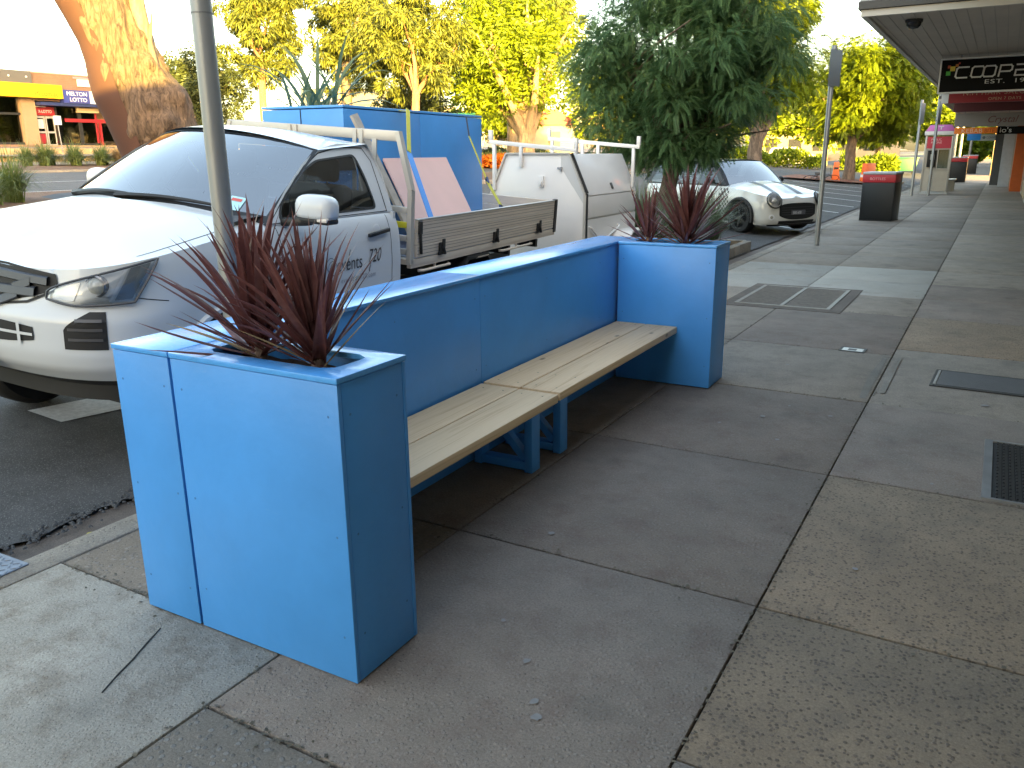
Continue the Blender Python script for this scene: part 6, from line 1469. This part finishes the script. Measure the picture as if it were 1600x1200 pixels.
for y in (23.9, 24.75): 
    b = MB(); b.ball((.34, y-21, 3.28), .05, 8); b.build('spotlight', mat('lamp_white', (.7, .7, .7), .4), g)
text('fascia_lettering', 'rfl.com.au', .34, mat('ink_brown', (.12, .07, .0), .6), g, Matrix(((0, 0, 1, .503), (1, 0, 0, 3.95), (0, 1, 0, 2.42), (0, 0, 0, 1))), 0, sx=.9)
g = empty('shop_building', (XF, 27, 2.2), 0, 'brown brick lottery shop with navy fascia and red window frames', 'shop', 'shops across the street')
def p2(name, m, y0, y1, z0, z1, x0, x1, par, bevel=0): b = MB(); b.box(x0, x1, y0-27, y1-27, z0-2.2, z1-2.2); return b.build(name, m, par, bevel=bevel)
p2('wall', tan, 25.2, 33, 2.0, 5.60, -9, -1.0, g)
bw_ = p2('upper_wall', mortar, 25.05, 33, 4.42, 5.72, -.98, .08, g)
b = MB(); k = 0
for j in range(15):
    z = 2.225+j*.0865
    for i in range(34): y = -1.94+i*.235+(.1175 if j % 2 else 0); b.box(.075, .092, y, y+.225, z, z+.077)
o = b.build('brick', brick, bw_); o['kind'] = 'stuff'
p2('coping', mat('coping_pink', (.45, .30, .24), .7), 25.05, 33, 5.725, 5.79, -1.0, .12, g)
p2('fascia', navy, 26.43, 27.85, 4.36, 4.98, .10, .48, g); p2('fascia', mat('fascia_white', (.62, .63, .65), .5), 27.86, 29.6, 4.36, 4.98, .10, .475, g)
p2('fascia_edge', mat('edge_navy', (.02, .03, .10), .5), 25.2, 29.6, 4.20, 4.35, -.9, .44, g)
wm = mat('lettering_white', (.75, .75, .75), .5)
text('fascia_lettering', 'MELTON', .27, wm, g, Matrix(((0, 0, 1, .484), (1, 0, 0, -.40), (0, 1, 0, 2.52), (0, 0, 0, 1))), .006, sx=1.05); text('fascia_lettering', 'LOTTO', .27, wm, g, Matrix(((0, 0, 1, .484), (1, 0, 0, -.26), (0, 1, 0, 2.235), (0, 0, 0, 1))), .006, sx=1.05)
b = MB(); b.lathe([(.17, 0), (.18, .004), (.2, 0)], 'x', (.478, 1.3, 2.5), 20, cap=False); b.build('emblem', mat('emblem_grey', (.45, .45, .47), .5), g)
wb_ = p2('wall_sign', mat('fascia_white', (.62, .63, .65), .5), 27.5, 28.5, 5.22, 5.56, .10, .16, g); p2('sign_rim', mat('sign_pinkred', (.6, .2, .22), .5), 27.3, 28.6, 5.58, 5.68, .10, .17, g)
p2('print_line', mat('print_grey', (.35, .35, .4), .6), 27.75, 28.3, 5.35, 5.38, .161, .164, wb_); p2('print_line', mat('print_grey', (.35, .35, .4), .6), 27.75, 28.2, 5.42, 5.45, .161, .164, wb_)
p2('soffit_lamp', mat('tube_lamp', (.6, .6, .58), .5), 25.3, 25.8, 4.13, 4.18, -.3, -.15, g)
p2('door_sign', redf, 25.22, 26.25, 3.74, 4.16, -.25, -.20, g); text('door_sign_lettering', 'X-LOTTO', .2, wm, g, Matrix(((0, 0, 1, -.197), (1, 0, 0, -1.6), (0, 1, 0, 1.66), (0, 0, 0, 1))), 0, sx=.8)
dm = mat('door_alu', (.45, .43, .40), .45, .5)
for y in (25.22, 25.72):
    d_ = p2('door', dm, y, y+.06, 2.22, 3.70, -.26, -.2, g); p2('stile', dm, y+.40, y+.46, 2.22, 3.70, -.26, -.2, d_); p2('rail', dm, y+.06, y+.40, 2.22, 2.34, -.26, -.2, d_); p2('rail', dm, y+.06, y+.40, 2.88, 2.97, -.26, -.2, d_); p2('rail', dm, y+.06, y+.40, 3.6, 3.70, -.26, -.2, d_); p2('pane', dglass, y+.06, y+.40, 2.34, 3.6, -.24, -.23, d_)
p2('poster', redf, 25.30, 25.60, 2.36, 2.85, -.215, -.208, g); p2('poster', mat('poster_pale', (.5, .5, .48), .6), 25.30, 25.6, 3.1, 3.55, -.215, -.208, g)
w_ = p2('window', MATS['window_black'], 26.25, 28.5, 2.3, 2.4, -.25, -.15, g); p2('pane', dglass, 26.3, 28.45, 2.41, 4.18, -.22, -.21, w_)
for y in (26.25, 27.45, 27.55, 28.42): p2('mullion', MATS['window_black'] if y < 28 else redf, y, y+.09, 2.41, 4.18, -.205, -.15, w_)
p2('header_panel', redf, 26.7, 29.4, 3.45, 3.62, -.15, -.10, g); p2('header_panel', mat('panel_tan', (.42, .33, .2), .6), 27.35, 28.55, 3.93, 4.17, -.1, .05, g)
for i, (y0, y1, z0, z1, c) in enumerate(((26.6, 27.0, 2.55, 2.95, (.4, .42, .45)), (26.8, 27.1, 3.0, 3.25, (.35, .3, .28)), (27.08, 27.42, 2.5, 3.05, (.06, .3, .1)), (27.7, 28.3, 2.45, 3.0, (.5, .5, .48)), (26.35, 28.4, 2.41, 2.5, (.45, .04, .05)))):
    p2('window_display', mat('display_%s' % 'abcde'[i], c, .6, var=.3, scale=5), y0, y1, z0, z1, -.5, -.45, g)
for y in (28.6, 30.2): p2('red_post', redf, y, y+.1, 2.2, 3.45, -.2, -.1, g)
p2('side_window', dglass, 28.7, 31, 2.5, 3.44, -.22, -.2, g); p2('plinth', tan, 25.2, 33, 1.95, 2.29, -.97, .05, g)
# roof mast and tv aerial
alum = mat('aerial_metal', (.30, .30, .31), .5, .6)
g = empty('roof_mast', (XF-2, 25.9, 5.6), 0, 'thin mast on the roof above the yellow fascia', 'mast'); b = MB(); b.tube([(0, 0, 0), (-.02, .02, 1.7)], .018, 6); b.build('rod', alum, g)
g = empty('tv_aerial', (XF-2, 28.0, 5.6), 0, 'tv aerial on the roof of the brick lottery shop', 'aerial'); b = MB(); b.tube([(0, 0, 0), (0, 0, 1.2)], .018, 6); b.build('rod', alum, g)
b = MB(); b.tube([(0, -.45, 1.22), (0, .45, 1.12)], .012, 6)
for k in range(6): b.tube([(-.25, -.4+k*.16, 1.21-k*.018), (.25, -.4+k*.16, 1.21-k*.018)], .007, 5)
b.build('boom', alum, g)
# power lines
wire = mat('power_wire', (.10, .10, .10), .6)
for i, (z, lab) in enumerate(((10.6, 'top power line in the sky at left'), (9.3, 'second power line in the sky at left'), (8.6, 'third power line in the sky at left'), (8.2, 'lowest power line in the sky at left'))):
    b = MB(); b.tube([(-52, y, z+((y-40)/40)**2*.6-.5-.012*(y)) for y in np.linspace(-10, 90, 24)], .016, 5); o = b.build('power_line', wire, smooth=60); tag(o, lab, 'power line', 'power lines at the left')
# small parking sign
g = empty('parking_sign', (-36.2, 22.65, zt(-36.2)), 0, 'small pale sign on a thin post before the lottery shop', 'sign')
b = MB(); b.tube([(0, 0, -.1), (0, -.08, 1.95)], .022, 8); b.build('post', alum, g); b = MB(); b.box(.025, .035, -.24, .10, 1.62, 2.0); pl_ = b.build('plate', mat('sign_pale', (.62, .66, .66), .5), g)
text('plate_lettering', '2P', .17, mat('sign_greenink', (.1, .3, .2), .5), pl_, Matrix(((0, 0, 1, .0355), (1, 0, 0, -.16), (0, 1, 0, 1.74), (0, 0, 0, 1))), 0)
# low retaining wall in front of the shops
g = empty('retaining_wall', (-38.0, 30, 1.5), 0, 'low tan block wall in front of the far shops', 'wall')
for i in range(38):
    for j in range(2):
        b = MB()
        if i == 0 and j == 0: b.box(-.12, .12, -.245, .245, 0, .30); blk = b.build('block', mat('wall_tan', (.46, .32, .16), .85, var=.15, scale=2), g, bevel=.012).data; o = bpy.data.objects['block']
        else: b.bm.free(); o = bpy.data.objects.new('block', blk); COL.objects.link(o); o.parent = g
        o.location = (.0, -13+i*.5+(.25 if j else 0), -.02+j*.305)
# white fence, red-roofed house, green banner, dark signed building beyond the trees
g = empty('picket_fence', (-29.6, 48.9, zt(-29.6)), R(33), 'white picket fence far beyond the orange flowers', 'fence')
wp = mat('picket_white', (.45, .45, .45), .6)
for k in range(17):
    b = MB(); b.prism([(-.04, 0), (.04, 0), (.04, 1.3), (0, 1.36), (-.04, 1.3)], .025, o=(-2.0+k*.25, 0, 0)); b.build('picket', wp, g)
b = MB(); b.box(-2.1, 2.1, .03, .06, .3, .38); b.box(-2.1, 2.1, .03, .06, .95, 1.03); b.build('rail', wp, g)
g = empty('red_roofed_house', (-31.5, 58, zt(-31)), R(33), 'small house with red tiled roof behind the white fence', 'house')
b = MB(); b.box(-3, 3, 0, 5, -.5, 2.5); wl = b.build('wall', mat('house_pale', (.28, .25, .2), .8), g)
b = MB(); b.prism([(-3.4, 2.5), (3.4, 2.5), (1.6, 3.6), (-1.6, 3.6)], 5.6, o=(0, -.3, 0)); b.build('roof', mat('red_roof', (.30, .07, .06), .7, var=.2), g)
for x in (-1.8, 1.0): b = MB(); b.box(x, x+.9, -.04, -.005, .9, 2.0); b.build('window', MATS['window_black'], g)
g = empty('green_banner', (-34.8, 52.7, zt(-34.8)), R(33), 'green and white banner sign above the blue load', 'sign')
b = MB(); b.box(-1.0, 1.0, 0, .06, 2.75, 3.2); b.build('panel', mat('banner_green', (.05, .35, .13), .5, var=.3, scale=4), g)
for x in (-.9, .9): b = MB(); b.box(x-.04, x+.04, .07, .13, -.2, 3.2); b.build('post', alum, g)
b = MB(); b.box(-.7, .5, -.006, 0, 2.9, 3.05); b.build('print', wm, g)
g = empty('signed_building', (-54.2, 60.2, zt(-54)), R(38), 'dark grey building with white italic sign lettering beyond the trees', 'building')
b = MB(); b.box(-2.6, 6, 0, 8, -.5, 5.3); b.build('wall', mat('bld_dark', (.07, .075, .08), .7), g)
b = MB(); b.box(-2.6, 6, -.08, -.002, 3.9, 5.2); sg_ = b.build('sign_band', mat('bld_band', (.06, .06, .065), .6), g)
text('sign_lettering', "Whiskers", 1.0, wm, sg_, Matrix(((1, 0, 0, -2.2), (0, 0, -1, -.085), (0, 1, 0, 4.2), (0, 0, 0, 1))), .01, sx=.72, shear=.3)
b = MB(); b.box(-2.4, 5.8, -.03, -.002, .2, 3.2); b.build('shopfront', dglass, g)
g = empty('warehouse', (-47.5, 60.5, zt(-47)), R(38), 'low dark corrugated shed right of the dark signed building', 'building')
b = MB(); b.box(-1.6, 2.6, 0, 8, -.5, 3.8); b.build('wall', mat('shed_grey', (.16, .16, .165), .6), g)
b = MB()
for k in range(20): b.box(-1.55+k*.21, -1.45+k*.21, -.03, 0, .1, 3.7)
b.build('rib', MATS['shed_grey'], g)
b = MB(); b.box(-1.7, 2.7, -.3, 8.2, 3.805, 3.95); b.build('roof', mat('shed_roof', (.25, .24, .23), .6), g)
g = empty('pale_hall', (-52, 80, zt(-52)), R(38), 'pale sunlit hall in the far gap between the trees', 'building')
b = MB(); b.box(-3, 14, 0, 10, -1, 4.2); b.build('wall', mat('hall_pale', (.36, .33, .27), .8), g); b = MB(); b.box(-3.2, 14.2, -.3, 10.2, 4.205, 4.5); b.build('roof', mat('hall_roof', (.4, .38, .36), .6), g)
for i in range(4): b = MB(); b.box(-2+i*4, i*4, -.04, -.005, .6, 2.4); b.build('window', MATS['window_black'], g)
# slim timber pole among the eucalypts
g = empty('timber_pole', (-27.0, 30.6, zt(-27)), R(0), 'slim orange timber pole left of the dark forked eucalypt', 'pole')
b = MB(); b.tube([(0, 0, -.2), (-.12, .2, 4.6)], [.13, .10], 10); b.build('shaft', mat('timber_orange', (.42, .25, .14), .8, var=.2, streak=(4, 4, .5)), g, smooth=60)
b = MB(); b.lathe([(.11, 2.0), (.115, 2.05)], c=(-.05, .09, 0), seg=10); b.build('band', alum, g)
# buildings closing the view along the street
for i, (x, y, w, d, h, c, lab) in enumerate(((-46, 100, 24, 14, 5.0, (.24, .20, .14), 'long low building far off behind the sunlit trees'), (-20, 112, 16, 12, 4.5, (.28, .23, .15), 'cream building far off behind the hedge'), (-2, 160, 18, 12, 6, (.34, .25, .12), 'golden lit building at the end of the footpath'))):
    g = empty('far_building', (x, y, zt(x)), 0, lab, 'building', 'far buildings along the street')
    b = MB(); b.box(-w/2, w/2, 0, d, -.5, h); b.build('wall', mat('far_wall_%s' % 'abc'[i], c, .8, var=.15, scale=.5), g); b = MB(); b.box(-w/2-.2, w/2+.2, -.3, d+.2, h+.005, h+.3); b.build('roof', mat('shed_roof', (.25, .24, .23), .6), g)
    k = 0
    while -w/2+1+k*3 < w/2-2: b = MB(); b.box(-w/2+1+k*3, -w/2+2.6+k*3, -.04, -.005, .8, 2.3); b.build('window', MATS['window_black'], g); k += 1
# leaf litter in the gutter
for i, (x, y) in enumerate(((-3.4, 1.95), (-3.42, 2.3), (-3.38, 2.6))):
    T, F = leaf_quad(.05, .022, .1); o = np_mesh('fallen_leaf', T, F, mat('fallen_yellow', (.45, .40, .06), .7), None, (x, y, zt(x)+.012)); o.rotation_euler = (R(8), R(5), i*1.7); tag(o, ['yellow fallen leaf in the gutter at far left of the near planter', 'yellow fallen leaf in the middle of the gutter beside planter', 'yellow fallen leaf closest to the near planter in the gutter'][i], 'leaf', 'fallen leaves in the gutter')
